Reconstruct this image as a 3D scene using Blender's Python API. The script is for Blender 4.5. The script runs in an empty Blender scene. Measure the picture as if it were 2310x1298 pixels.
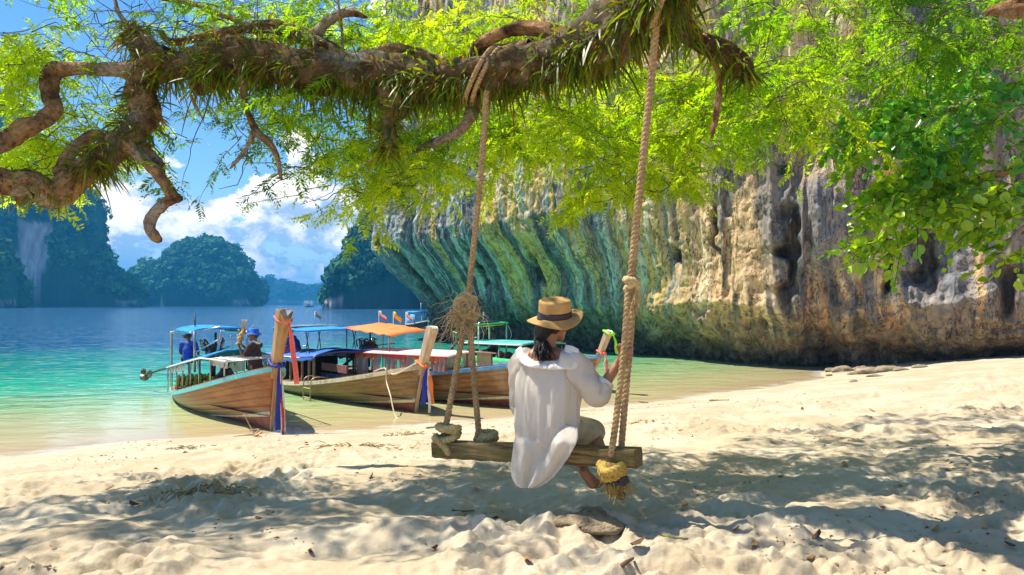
import bpy, math, random
import numpy as np
from mathutils import Vector, Matrix

# ------------------------------------------------------------------ camera, sky, sun, exposure
S = bpy.context.scene
COL = S.collection
F = 1600.0            # focal length in photo pixels (photo 2310 px wide)
CZ = 2.5              # eye height above the water
cam_d = bpy.data.cameras.new('camera')
cam_d.sensor_width = 36.0
cam_d.lens = 36.0 * F / 2310
cam_d.shift_y = 37 / 2310
cam_d.clip_start = 0.05
cam_d.clip_end = 20000
cam = bpy.data.objects.new('camera', cam_d)
cam.location = (0, 0, CZ)
cam.rotation_euler = (math.pi / 2, 0, 0)
COL.objects.link(cam)
S.camera = cam

SUN = np.array([-0.46, 0.14, 0.87]); SUN /= np.linalg.norm(SUN)   # towards the sun
sun_d = bpy.data.lights.new('sun', 'SUN')
sun_d.energy = 3.5
sun_d.angle = math.radians(0.5)
sun_d.color = (1.0, 0.925, 0.80)
sun = bpy.data.objects.new('sun', sun_d)
sun.rotation_euler = Vector(SUN).to_track_quat('Z', 'Y').to_euler()
COL.objects.link(sun)

W = bpy.data.worlds.new('World'); S.world = W; W.use_nodes = True
def build_world():
    nt = W.node_tree; n = nt.nodes; l = nt.links; n.clear()
    out = n.new('ShaderNodeOutputWorld'); bg = n.new('ShaderNodeBackground')
    bg.inputs['Strength'].default_value = 0.13
    sky = n.new('ShaderNodeTexSky'); sky.sky_type = 'NISHITA'; sky.sun_disc = False
    sky.sun_elevation = math.asin(SUN[2]); sky.sun_rotation = math.atan2(SUN[0], SUN[1])
    sky.air_density = 1.0; sky.dust_density = 0.3; sky.ozone_density = 2.0
    hsv = n.new('ShaderNodeHueSaturation'); hsv.inputs['Saturation'].default_value = 1.32
    hsv.inputs['Value'].default_value = 0.56
    l.new(sky.outputs[0], hsv.inputs['Color'])
    tc = n.new('ShaderNodeTexCoord')
    sep = n.new('ShaderNodeSeparateXYZ'); l.new(tc.outputs['Generated'], sep.inputs[0])
    def mth(op, a, b=None, c=None, clamp=False):
        m = n.new('ShaderNodeMath'); m.operation = op; m.use_clamp = clamp
        for i, v in enumerate((a, b, c)):
            if v is None: continue
            if hasattr(v, 'links'): l.new(v, m.inputs[i])
            else: m.inputs[i].default_value = v
        return m.outputs[0]
    def dens(off):
        mp = n.new('ShaderNodeMapping'); mp.inputs['Location'].default_value = off
        mp.inputs['Scale'].default_value = (1, 1, 1.45)
        l.new(tc.outputs['Generated'], mp.inputs[0])
        a = n.new('ShaderNodeTexNoise'); a.inputs['Scale'].default_value = 8.5; a.inputs['Detail'].default_value = 9
        a.inputs['Roughness'].default_value = 0.60; a.inputs['Lacunarity'].default_value = 2.2
        l.new(mp.outputs[0], a.inputs['Vector'])
        return a.outputs['Fac']
    off = (0.31, 0.13, 0.30)
    d0 = dens(off)
    d1 = dens((off[0] - 0.4 * 0.045, off[1] + 0.1 * 0.045, off[2] + 0.9 * 0.06))
    z = sep.outputs['Z']
    # cumulus banks low above the sea, thinning out upward, the same all round
    mr = n.new('ShaderNodeMapRange'); mr.interpolation_type = 'SMOOTHSTEP'
    mr.inputs['From Min'].default_value = 0.07; mr.inputs['From Max'].default_value = 0.26
    mr.inputs['To Min'].default_value = 0.20; mr.inputs['To Max'].default_value = -0.05
    l.new(z, mr.inputs[0])
    cov = mth('ADD', d0, mr.outputs[0])
    ms = n.new('ShaderNodeMapRange'); ms.interpolation_type = 'SMOOTHSTEP'
    ms.inputs['From Min'].default_value = 0.555; ms.inputs['From Max'].default_value = 0.60
    l.new(cov, ms.inputs[0])
    diff = mth('SUBTRACT', d0, d1)
    lit = mth('MULTIPLY_ADD', diff, 7.0, 0.60, True)
    cr = n.new('ShaderNodeMix'); cr.data_type = 'RGBA'
    cr.inputs[6].default_value = (1.9, 2.4, 3.1, 1); cr.inputs[7].default_value = (6.0, 5.5, 4.9, 1)
    l.new(lit, cr.inputs[0])
    mx = n.new('ShaderNodeMix'); mx.data_type = 'RGBA'
    l.new(ms.outputs[0], mx.inputs[0]); l.new(hsv.outputs[0], mx.inputs[6]); l.new(cr.outputs[2], mx.inputs[7])
    l.new(mx.outputs[2], bg.inputs[0]); l.new(bg.outputs[0], out.inputs[0])
build_world()
W.cycles.sampling_method = 'AUTOMATIC'

S.view_settings.view_transform = 'Standard'
S.view_settings.look = 'None'
S.view_settings.gamma = 1
S.view_settings.use_curve_mapping = False
S.view_settings.exposure = 1.35
S.render.engine = 'CYCLES'
S.cycles.use_denoising = True
S.cycles.max_bounces = 8
S.cycles.diffuse_bounces = 4
S.cycles.transmission_bounces = 4
S.cycles.transparent_max_bounces = 16
S.cycles.volume_bounces = 0
S.cycles.caustics_reflective = False
S.cycles.caustics_refractive = False
S.cycles.sample_clamp_indirect = 4

# ------------------------------------------------------------------ helpers
def P(px, py, Y):
    """world point seen at photo pixel (px, py) when it stands Y metres away"""
    return np.array([(px - 1155) / F * Y, Y, CZ - (py - 686) / F * Y])

def _h(ix, iy, iz, seed):
    with np.errstate(over='ignore'):
        h = (ix.astype(np.uint32) * np.uint32(374761393) + iy.astype(np.uint32) * np.uint32(668265263)
             + iz.astype(np.uint32) * np.uint32(2147483647) + np.uint32(seed * 974711 + 12345))
        h = (h ^ (h >> np.uint32(13))) * np.uint32(1274126177)
        h = (h ^ (h >> np.uint32(15))) * np.uint32(2246822519)
        h = h ^ (h >> np.uint32(16))
    return h.astype(np.float64) / 4294967295.0

def vnoise(x, y, z=0.0, seed=0):
    """smooth value noise, -1..1"""
    x, y, z = np.broadcast_arrays(np.asarray(x, float), np.asarray(y, float), np.asarray(z, float))
    xi, yi, zi = np.floor(x), np.floor(y), np.floor(z)
    fx, fy, fz = x - xi, y - yi, z - zi
    xi, yi, zi = xi.astype(np.int64), yi.astype(np.int64), zi.astype(np.int64)
    ux, uy, uz = [t * t * t * (t * (t * 6 - 15) + 10) for t in (fx, fy, fz)]
    flat = not np.any(fz)
    def plane(k):
        a = _h(xi, yi, zi + k, seed); b = _h(xi + 1, yi, zi + k, seed)
        c = _h(xi, yi + 1, zi + k, seed); d = _h(xi + 1, yi + 1, zi + k, seed)
        ab = a + (b - a) * ux; cd = c + (d - c) * ux
        return ab + (cd - ab) * uy
    p = plane(0)
    if not flat:
        p = p + (plane(1) - p) * uz
    return p * 2 - 1

def fbm(x, y, z=0.0, o=4, seed=0, gain=0.5):
    r = 0; a = 1; t = 0; f = 1
    for i in range(o):
        r = r + a * vnoise(np.asarray(x) * f, np.asarray(y) * f, np.asarray(z) * f, seed + i * 7)
        t += a; a *= gain; f *= 2.03
    return r / t * 1.5

def worley(x, y, seed=0, jit=0.9):
    """distance to the nearest jittered cell point, with that cell's random number"""
    xi, yi = np.floor(x).astype(np.int64), np.floor(y).astype(np.int64)
    best = np.full(np.shape(x), 9.0); rid = np.zeros(np.shape(x))
    zz = np.zeros_like(xi)
    for dx in (-1, 0, 1):
        for dy in (-1, 0, 1):
            cx = xi + dx + 0.5 + jit * (_h(xi + dx, yi + dy, zz, seed) - 0.5)
            cy = yi + dy + 0.5 + jit * (_h(xi + dx, yi + dy, zz + 1, seed) - 0.5)
            d = np.hypot(x - cx, y - cy)
            m = d < best
            best = np.where(m, d, best)
            rid = np.where(m, _h(xi + dx, yi + dy, zz + 2, seed), rid)
    return best, rid

def sst(a, b, x):
    t = np.clip((np.asarray(x, float) - a) / (b - a), 0, 1)
    return t * t * (3 - 2 * t)

def lerp(a, b, t):
    t = np.asarray(t)[..., None]
    return np.asarray(a) * (1 - t) + np.asarray(b) * t

def mesh_np(name, v, f, cols=None, smooth=True, attrs=None):
    """v (n,3), f (m,k) with k = 3 or 4"""
    v = np.asarray(v, np.float32); f = np.asarray(f, np.int32)
    me = bpy.data.meshes.new(name)
    k = f.shape[1]
    me.vertices.add(len(v)); me.vertices.foreach_set('co', v.ravel())
    me.loops.add(f.size); me.loops.foreach_set('vertex_index', f.ravel())
    me.polygons.add(len(f))
    me.polygons.foreach_set('loop_start', np.arange(0, f.size, k, dtype=np.int32))
    me.polygons.foreach_set('loop_total', np.full(len(f), k, np.int32))
    me.polygons.foreach_set('use_smooth', np.full(len(f), smooth, bool))
    if cols is not None:
        c = np.ones((len(v), 4), np.float32); c[:, :3] = cols
        me.color_attributes.new('Col', 'FLOAT_COLOR', 'POINT').data.foreach_set('color', c.ravel())
    for an, av in (attrs or {}).items():
        me.attributes.new(an, 'FLOAT', 'POINT').data.foreach_set('value', np.asarray(av, np.float32).ravel())
    me.update(calc_edges=True)
    return me

def grid_faces(nr, nc, wrap=False):
    r = np.arange(nr - 1)[:, None]; c = np.arange(nc if wrap else nc - 1)[None, :]
    c2 = (c + 1) % nc
    a = r * nc + c; b = r * nc + c2; d = (r + 1) * nc + c2; e = (r + 1) * nc + c
    return np.stack([a, b, d, e], -1).reshape(-1, 4)

def link(name, me, m=None, parent=None):
    o = bpy.data.objects.new(name, me); COL.objects.link(o)
    if m is not None and not me.materials: me.materials.append(m)
    if parent is not None: o.parent = parent
    return o

def tag(o, label=None, cat=None, group=None, kind=None):
    if label: o['label'] = label
    if cat: o['category'] = cat
    if group: o['group'] = group
    if kind: o['kind'] = kind
    return o

def thing(name, label, cat, loc=(0, 0, 0), rotz=0, group=None):
    o = bpy.data.objects.new(name, None); COL.objects.link(o)
    o.empty_display_size = 0.1
    o.location = tuple(loc); o.rotation_euler = (0, 0, rotz)
    return tag(o, label, cat, group)

def frames(pts):
    pts = np.asarray(pts, float)
    t = np.gradient(pts, axis=0); t /= np.linalg.norm(t, axis=1)[:, None] + 1e-12
    ref = np.array([0, 0, 1.0]) if abs(t[0][2]) < 0.9 else np.array([1.0, 0, 0])
    n = np.cross(t[0], ref); n /= np.linalg.norm(n)
    N = [n]
    for i in range(1, len(pts)):
        n = N[-1] - t[i] * np.dot(N[-1], t[i]); n /= np.linalg.norm(n) + 1e-12
        N.append(n)
    N = np.array(N); B = np.cross(t, N)
    return t, N, B

def spline(pts, n):
    """Catmull-Rom through points of any dimension"""
    p = np.asarray(pts, float)
    if len(p) == 2:
        return p[0] + (p[1] - p[0]) * np.linspace(0, 1, n)[:, None]
    q = np.vstack([2 * p[0] - p[1], p, 2 * p[-1] - p[-2]])
    u = np.linspace(0, len(p) - 1 - 1e-9, n); i = np.floor(u).astype(int); t = (u - i)[:, None]
    a, b, c, d = q[i], q[i + 1], q[i + 2], q[i + 3]
    return 0.5 * (2 * b + (c - a) * t + (2 * a - 5 * b + 4 * c - d) * t ** 2 + (3 * b - a - 3 * c + d) * t ** 3)

class MB:
    """collects shapes and links them as ONE mesh object"""
    def __init__(s): s.v = []; s.f = []; s.n = 0
    def add(s, v, f):
        s.v.extend([tuple(map(float, x)) for x in v]); s.f.extend([tuple(int(j) + s.n for j in q) for q in f]); s.n += len(v)
        return s
    def box(s, c, size, rot=None, taper=1.0):
        c = np.asarray(c, float); h = np.asarray(size, float) / 2
        v = np.array([[x * (taper if z > 0 else 1), y * (taper if z > 0 else 1), z] for z in (-1, 1) for y in (-1, 1) for x in (-1, 1)]) * h
        if rot is not None: v = v @ np.asarray(rot).T
        return s.add(v + c, [(0, 2, 3, 1), (4, 5, 7, 6), (0, 1, 5, 4), (2, 6, 7, 3), (0, 4, 6, 2), (1, 3, 7, 5)])
    def loft(s, rings, cap=True, wrap=True):
        rings = [np.asarray(r, float) for r in rings]; k = len(rings[0])
        v = np.vstack(rings); f = [tuple(q) for q in grid_faces(len(rings), k, wrap)]
        if cap and wrap:
            f.append(tuple(range(k - 1, -1, -1))); f.append(tuple((len(rings) - 1) * k + i for i in range(k)))
        return s.add(v, f)
    def tube(s, pts, r, n=8, cap=True, flat=1.0):
        pts = np.asarray(pts, float); r = np.broadcast_to(np.asarray(r, float), (len(pts),))
        t, N, B = frames(pts); a = np.linspace(0, 2 * math.pi, n, endpoint=False)
        return s.loft([pts[i] + r[i] * (np.cos(a)[:, None] * N[i] + flat * np.sin(a)[:, None] * B[i]) for i in range(len(pts))], cap)
    def capsule(s, a, b, ra, rb, n=12):
        a, b = np.asarray(a, float), np.asarray(b, float); d = b - a; L = np.linalg.norm(d); d = d / (L + 1e-12)
        pp = [a - d * ra * math.cos(x) for x in np.linspace(0.15, math.pi / 2, 5)] + [b + d * rb * math.sin(x) for x in np.linspace(0, math.pi / 2 - 0.15, 5)]
        rr = [ra * math.sin(x) for x in np.linspace(0.15, math.pi / 2, 5)] + [rb * math.cos(x) for x in np.linspace(0, math.pi / 2 - 0.15, 5)]
        ref = np.array([0, 0, 1.0]) if abs(d[2]) < 0.9 else np.array([1.0, 0, 0])
        N = np.cross(d, ref); N /= np.linalg.norm(N); B = np.cross(d, N)
        an = np.linspace(0, 2 * math.pi, n, endpoint=False)
        return s.loft([p + q * (np.cos(an)[:, None] * N + np.sin(an)[:, None] * B) for p, q in zip(pp, rr)])
    def ell(s, c, r, rot=None, n=14):
        th = np.linspace(0.12, math.pi - 0.12, n // 2 + 2); an = np.linspace(0, 2 * math.pi, n, endpoint=False); R = np.eye(3) if rot is None else np.asarray(rot)
        rings = []
        for t in th:
            q = np.stack([np.sin(t) * np.cos(an), np.sin(t) * np.sin(an), np.full(n, -np.cos(t))], 1) * np.asarray(r)
            rings.append(q @ R.T + np.asarray(c))
        return s.loft(rings)
    def sheet(s, P_, two=False):
        P_ = np.asarray(P_, float); nr, nc = P_.shape[:2]
        return s.add(P_.reshape(-1, 3), grid_faces(nr, nc))
    def build(s, name, m, parent=None, smooth=True, cols=None):
        me = bpy.data.meshes.new(name); me.from_pydata(s.v, [], s.f)
        if smooth: me.polygons.foreach_set('use_smooth', np.ones(len(me.polygons), bool))
        me.update()
        o = link(name, me, m, parent)
        if smooth == 'auto':
            for e in me.edges: pass
        return o

def bevel(o, w=0.006, seg=2):
    b = o.modifiers.new('bevel', 'BEVEL'); b.width = w; b.segments = seg; b.limit_method = 'ANGLE'; return o
def thick(o, t):
    b = o.modifiers.new('thick', 'SOLIDIFY'); b.thickness = t; b.offset = 0; return o
def remesh(o, vox, smooth=4):
    r = o.modifiers.new('remesh', 'REMESH'); r.mode = 'VOXEL'; r.voxel_size = vox; r.use_smooth_shade = True
    if smooth:
        q = o.modifiers.new('smooth', 'SMOOTH'); q.factor = 0.5; q.iterations = smooth
    return o

# ------------------------------------------------------------------ materials
class NT:
    def __init__(s, name):
        s.m = bpy.data.materials.new(name); s.m.use_nodes = True; s.t = s.m.node_tree; s.n = s.t.nodes; s.l = s.t.links
        s.n.clear(); s.out = s.n.new('ShaderNodeOutputMaterial')
        s.co = None
    def set(s, sock, v):
        if hasattr(v, 'links'): s.l.new(v, sock)
        elif isinstance(v, (tuple, list)) and len(v) == 3 and sock.type == 'RGBA': sock.default_value = (*v, 1)
        else: sock.default_value = v
    def node(s, t, **kw):
        x = s.n.new(t)
        for k, v in kw.items():
            if k in x.inputs.keys(): s.set(x.inputs[k], v)
            else: setattr(x, k, v)
        return x
    def coord(s, which='Object', scale=(1, 1, 1)):
        tc = s.n.new('ShaderNodeTexCoord'); mp = s.n.new('ShaderNodeMapping'); mp.inputs['Scale'].default_value = scale
        s.l.new(tc.outputs[which], mp.inputs[0]); return mp.outputs[0]
    def noise(s, scale, detail=4, rough=0.55, vec=None, out='Fac', dist=0.0):
        x = s.node('ShaderNodeTexNoise', Scale=scale, Detail=detail, Roughness=rough, Distortion=dist)
        if vec is None:
            if s.co is None: s.co = s.coord()
            vec = s.co
        s.l.new(vec, x.inputs['Vector']); return x.outputs[out]
    def math(s, op, a, b=0.0, c=0.0, clamp=False):
        x = s.n.new('ShaderNodeMath'); x.operation = op; x.use_clamp = clamp
        for i, v in enumerate((a, b, c)): s.set(x.inputs[i], v)
        return x.outputs[0]
    def ramp(s, fac, a, b, lo=0.0, hi=1.0):
        x = s.n.new('ShaderNodeMapRange'); x.interpolation_type = 'SMOOTHSTEP'
        x.inputs['From Min'].default_value = a; x.inputs['From Max'].default_value = b
        x.inputs['To Min'].default_value = lo; x.inputs['To Max'].default_value = hi
        s.set(x.inputs[0], fac); return x.outputs[0]
    def mix(s, f, a, b, blend='MIX'):
        x = s.n.new('ShaderNodeMix'); x.data_type = 'RGBA'; x.blend_type = blend
        s.set(x.inputs[0], f); s.set(x.inputs[6], a); s.set(x.inputs[7], b); return x.outputs[2]
    def attr(s, name, out='Color'):
        x = s.n.new('ShaderNodeAttribute'); x.attribute_name = name; return x.outputs[out]
    def bump(s, h, strength=0.5, dist=0.02, normal=None):
        x = s.node('ShaderNodeBump', Strength=strength, Distance=dist); s.l.new(h, x.inputs['Height'])
        if normal is not None: s.l.new(normal, x.inputs['Normal'])
        return x.outputs[0]
    def bsdf(s, col, rough=0.6, normal=None, **kw):
        x = s.n.new('ShaderNodeBsdfPrincipled'); s.set(x.inputs['Base Color'], col); s.set(x.inputs['Roughness'], rough)
        if normal is not None: s.l.new(normal, x.inputs['Normal'])
        for k, v in kw.items(): s.set(x.inputs[k.replace('_', ' ')], v)
        return x.outputs[0]
    def done(s, sh):
        s.l.new(sh, s.out.inputs[0]); return s.m

def simple(name, col, rough=0.6, var=0.25, scale=8, bump=0.2, bd=0.01, stretch=(1, 1, 1), dirt=None, **kw):
    t = NT(name); v = t.coord('Object', stretch)
    n = t.noise(scale, 5, 0.6, v)
    d = tuple(c * (1 - var) for c in col); b = tuple(min(1, c * (1 + var)) for c in col)
    c = t.mix(t.ramp(n, 0.3, 0.7), d, b)
    if dirt:
        c = t.mix(t.math('MULTIPLY', t.ramp(t.noise(scale * 0.37, 6, 0.65, v), 0.48, 0.68), 0.8), c, dirt)
    nm = t.bump(t.noise(scale * 4, 4, 0.6, v), bump, bd)
    return t.done(t.bsdf(c, rough, nm, **kw))
# ------------------------------------------------------------------ beach and sea bed: one sheet
rng = np.random.default_rng(7)
random.seed(7)
SHORE = np.array([(-200, -95), (-80, -25), (-30, 1.5), (-8.5, 11.9), (-5.5, 13.4), (-3.4, 13.95), (0, 15.7), (2.7, 17.5), (7.2, 21.2),
                  (10.6, 24.2), (12.2, 27.0), (15, 33), (20, 45), (20, 300)], float)
def shore_s(X, Y):
    """metres inland (+) or out to sea (-) of the waterline"""
    X = np.asarray(X, float); Y = np.asarray(Y, float)
    best = np.full(X.shape, 1e9); sg = np.ones(X.shape)
    for a, b in zip(SHORE[:-1], SHORE[1:]):
        d = b - a; L2 = d @ d
        t = np.clip(((X - a[0]) * d[0] + (Y - a[1]) * d[1]) / L2, 0, 1)
        qx = X - (a[0] + t * d[0]); qy = Y - (a[1] + t * d[1])
        dd = np.hypot(qx, qy); cr = d[0] * (Y - a[1]) - d[1] * (X - a[0])
        m = dd < best - 1e-9
        best = np.where(m, dd, best); sg = np.where(m, np.where(cr > 0, -1.0, 1.0), sg)
    return best * sg
def ground_smooth(X, Y, s=None):
    if s is None: s = shore_s(X, Y)
    s = s + 0.5 * vnoise(np.asarray(X) * 0.35, np.asarray(Y) * 0.35, seed=3) * np.exp(-(s / 5.0) ** 2)
    d = np.clip(-s, 0, None)
    return np.where(s > 0, 1.6 * np.tanh(np.clip(s, 0, None) * 0.118 / 1.6 * 1.2),
                    -np.minimum(0.075 * d + 0.0045 * d * d, 12.0))
def ground(X, Y):
    X = np.asarray(X, float); Y = np.asarray(Y, float)
    s = shore_s(X, Y)
    z = ground_smooth(X, Y, s)
    r = np.hypot(X, Y)
    m = sst(1.5, 7.5, s) * (1 - sst(14, 26, r) * 0.6)
    wx = X + 0.25 * vnoise(X * 1.7, Y * 1.7, seed=21); wy = Y + 0.25 * vnoise(X * 1.7, Y * 1.7, seed=22)
    d1, i1 = worley(wx / 0.36, wy / 0.30, seed=5)
    d2, i2 = worley(wx / 0.21 + 7, wy / 0.17, seed=9)
    foot = -(0.25 + i1) * np.exp(-(d1 / 0.36) ** 2) + 0.50 * np.exp(-((d1 - 0.56) / 0.14) ** 2)
    sm = -(0.2 + i2) * np.exp(-(d2 / 0.34) ** 2) + 0.35 * np.exp(-((d2 - 0.55) / 0.13) ** 2)
    patch = sst(-0.35, 0.35, vnoise(X * 0.9 + 3, Y * 0.9, seed=31)) * 0.75 + 0.25
    rough = 0.056 * foot * patch + 0.034 * sm * patch + 0.050 * fbm(X * 1.5, Y * 1.8, o=3, seed=12)
    rough = rough + 0.050 * patch * np.abs(fbm(X * 6, Y * 7, o=4, seed=15))
    z = z + m * rough + 0.012 * fbm(X * 2.2, Y * 2.2, o=3, seed=41) * sst(0.2, 2.0, s)
    # scuffed hollow and heap under the swing
    z = z - 0.10 * np.exp(-(((X - 0.35) / 0.85) ** 2 + ((Y - 4.75) / 0.40) ** 2)) + 0.085 * np.exp(-(((X - 0.05) / 1.3) ** 2 + ((Y - 4.2) / 0.16) ** 2))
    return z
def gz(x, y): return float(ground(np.array([x]), np.array([y]))[0])

def polar(rr, front=800, back=90, half=math.radians(47)):
    a = np.concatenate([np.linspace(-half, half, front), np.linspace(half, 2 * math.pi - half, back)[1:-1]])
    R, A = np.meshgrid(rr, a, indexing='ij')
    return R * np.sin(A), R * np.cos(A), len(a)
rr = np.concatenate([[0.02], np.geomspace(0.6, 2.8, 24), np.geomspace(2.83, 14, 400), np.geomspace(14.1, 60, 110)[0:], np.geomspace(66, 6000, 40)])
X, Y, nc = polar(rr)
Z = ground(X, Y)
sd = shore_s(X, Y)
def mat_sand():
    t = NT('beach_sand'); v = t.coord('Object')
    n1 = t.noise(0.9, 5, 0.6, v); n2 = t.noise(14, 5, 0.65, v); n3 = t.noise(160, 3, 0.7, v)
    c = t.mix(t.ramp(n1, 0.35, 0.68), (0.43, 0.34, 0.22), (0.52, 0.445, 0.325))
    c = t.mix(t.math('MULTIPLY', t.ramp(n2, 0.56, 0.72), 0.55), c, (0.36, 0.25, 0.125))
    c = t.mix(t.math('MULTIPLY', t.ramp(n3, 0.60, 0.75), 0.45), c, (0.36, 0.27, 0.16))
    wet = t.math('SUBTRACT', t.attr('sea', 'Fac'), t.math('MULTIPLY', t.noise(0.8, 4, 0.6, v), 0.55))
    w = t.ramp(wet, -0.55, 0.30, 1.0, 0.0)
    c = t.mix(w, c, (0.50, 0.39, 0.22))
    # weed and reef patches on the sea bed
    reef = t.math('MULTIPLY', t.ramp(t.noise(0.55, 6, 0.66, t.coord('Object', (0.8, 1.5, 1))), 0.50, 0.62), t.ramp(t.attr('sea', 'Fac'), -3.0, -5.5, 0.0, 0.5))
    c = t.mix(reef, c, (0.16, 0.16, 0.04))
    b = t.bump(n2, 0.55, 0.02); b = t.bump(n3, 0.5, 0.004, b)
    r = t.math('MULTIPLY_ADD', w, -0.25, 0.92)
    return t.done(t.bsdf(c, r, b, Specular_IOR_Level=0.25))
beach = link('beach', mesh_np('beach', np.stack([X, Y, Z], -1).reshape(-1, 3), grid_faces(len(rr), nc, True), attrs={'sea': sd}), mat_sand())
tag(beach, 'pale trampled sand beach sloping into the sea', kind='structure')

# ------------------------------------------------------------------ sea
rr2 = np.concatenate([np.geomspace(6, 80, 190), np.geomspace(84, 6000, 60)])
X2, Y2, nc2 = polar(rr2, 420, 60, math.radians(50))
dep = -ground_smooth(X2, Y2)
f2 = grid_faces(len(rr2), nc2, True)
keep = (dep.ravel()[f2] > -0.03).any(1)
def mat_sea():
    t = NT('sea_water')
    dp = t.attr('depth', 'Fac')
    v = t.coord('Object', (0.55, 1.0, 1.0))
    pass
    n1 = t.noise(1.7, 5, 0.58, v, dist=0.4); n2 = t.noise(0.28, 4, 0.5, v); n3 = t.noise(0.02, 4, 0.6, t.coord('Object', (0.35, 1, 1)))
    h = t.math('ADD', n1, t.math('MULTIPLY', n2, 2.2))
    calm = t.ramp(dp, 0.0, 1.6, 0.16, 0.60)
    bm = t.node('ShaderNodeBump', Distance=0.16); t.l.new(h, bm.inputs['Height']); t.l.new(calm, bm.inputs['Strength'])
    nm = bm.outputs[0]
    geo = t.n.new('ShaderNodeNewGeometry'); dt = t.n.new('ShaderNodeVectorMath'); dt.operation = 'DOT_PRODUCT'
    t.l.new(geo.outputs['Incoming'], dt.inputs[0]); t.l.new(nm, dt.inputs[1])
    one_c = t.math('SUBTRACT', 1.0, t.math('ABSOLUTE', dt.outputs['Value']), 0, True)
    fres = t.math('MULTIPLY_ADD', t.math('POWER', one_c, 5.0), 0.98, 0.02)
    nb_ = t.noise(0.6, 6, 0.65, t.coord('Object', (0.7, 1.5, 1))); nf = t.noise(2.6, 4, 0.6, t.coord('Object', (0.5, 1.4, 1)), dist=.8)
    dq = t.math('ADD', dp, t.math('MULTIPLY', t.math('MULTIPLY', t.math('SUBTRACT', nb_, 0.5), 0.9), t.ramp(dp, 0.0, 0.8)))
    c = t.mix(t.ramp(dq, 0.0, 0.16), (0.47, 0.36, 0.20), (0.47, 0.42, 0.21))
    c = t.mix(t.ramp(dq, 0.10, 0.62), c, (0.30, 0.47, 0.19))
    c = t.mix(t.ramp(dq, 0.45, 1.4), c, (0.028, 0.42, 0.22))
    c = t.mix(t.ramp(dq, 1.3, 3.2), c, (0.006, 0.27, 0.19))
    c = t.mix(t.ramp(dq, 2.6, 9.0), c, (0.003, 0.085, 0.20))
    reef = t.math('MULTIPLY', t.math('MULTIPLY', t.ramp(nb_, 0.53, 0.62), t.ramp(dp, 0.3, 0.6)), t.ramp(dp, 2.6, 1.6, 0.0, 0.55))
    c = t.mix(reef, c, (0.13, 0.19, 0.045))
    c = t.mix(t.math('MULTIPLY', t.ramp(nf, 0.52, 0.60), t.ramp(dp, 0.1, 0.4, 0.0, 0.22)), c, (0.75, 0.85, 0.55))
    edge = t.math('MULTIPLY', t.ramp(t.math('ADD', dp, t.math('MULTIPLY', t.math('SUBTRACT', nf, .5), .10)), 0.035, 0.0), t.ramp(nb_, .42, .56, .1, .7))
    c = t.mix(edge, c, (0.80, 0.78, 0.70))
    body = t.node('ShaderNodeBsdfDiffuse', Color=c)
    gl = t.node('ShaderNodeBsdfGlossy', Color=(0.62, 0.78, 0.95), Roughness=0.06); t.l.new(nm, gl.inputs['Normal'])
    mx = t.n.new('ShaderNodeMixShader'); t.l.new(t.math('MULTIPLY', fres, 0.85), mx.inputs[0])
    t.l.new(body.outputs[0], mx.inputs[1]); t.l.new(gl.outputs[0], mx.inputs[2])
    return t.done(mx.outputs[0])
sea = link('sea', mesh_np('sea', np.stack([X2, Y2, X2 * 0], -1).reshape(-1, 3), f2[keep], attrs={'depth': dep}), mat_sea())
tag(sea, 'calm emerald shallows turning blue toward the islands', kind='structure')

# ------------------------------------------------------------------ limestone cliff
KP = np.array([(44, 4), (30, 14.5), (22.5, 20.8), (17.3, 24.3), (12.5, 27.6), (10, 29.4), (6.5, 35), (2, 41), (-2.5, 46.5), (-4.6, 48.8), (-5.8, 52), (-4.5, 60), (4, 75)], float)
# inland-to-sea profiles: height -> how far the rock leans out
ZS = np.array([-3, -1, 0, 0.7, 1.2, 1.9, 2.5, 3.2, 4.0, 5.0, 6.2, 7.0, 8.2, 9.5, 13, 20, 27, 36])
PR = np.array([-.6, -.4, 0, .3, 1.0, 1.5, 1.7, 1.6, 1.5, 1.55, 1.6, 1.6, 1.7, 1.8, 2.0, 2.3, 2.4, 2.0])
PL = np.array([-1, -.6, 0, .05, .1, .25, .6, 1.2, 2.0, 3.05, 4.15, 4.2, 4.05, 3.85, 3.6, 3.45, 3.2, 2.4])
PM = np.array([-.6, -.2, .5, .75, 1.1, 1.8, 2.05, 2.15, 2.45, 3.35, 4.3, 4.45, 4.3, 4.1, 3.8, 3.5, 3.2, 2.4])
NCOL, NROW = 1060, 360
ka = np.concatenate([np.linspace(0, 2.6, 90, endpoint=False), np.linspace(2.6, 9.9, NCOL - 160, endpoint=False), np.linspace(9.9, 12, 70)])
base = spline(KP, 4000)
kk = np.linspace(0, 12, 4000)
bx, by = np.interp(ka, kk, base[:, 0]), np.interp(ka, kk, base[:, 1])
tx, ty = np.gradient(bx), np.gradient(by); tl = np.hypot(tx, ty); tx /= tl; ty /= tl
for _ in range(60):
    tx[1:-1] = (tx[:-2] + tx[1:-1] + tx[2:]) / 3; ty[1:-1] = (ty[:-2] + ty[1:-1] + ty[2:]) / 3
tl = np.hypot(tx, ty); tx /= tl; ty /= tl
ox, oy = -ty, tx
u = np.concatenate([[0], np.cumsum(np.hypot(np.diff(bx), np.diff(by)))])
zz = np.concatenate([np.linspace(-2.5, 0, 14, endpoint=False), np.linspace(0, 14, 276, endpoint=False), np.linspace(14, 36, NROW - 290)])
pl = np.interp(zz, ZS, PL); pr = np.interp(zz, ZS, PR); pm = np.interp(zz, ZS, PM); wt_ = sst(7.3, 8.5, ka)
for _ in range(6):
    for q in (pl, pr, pm): q[1:-1] = (q[:-2] + 2 * q[1:-1] + q[2:]) / 4
wl = sst(4.9, 7.0, ka)
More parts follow.
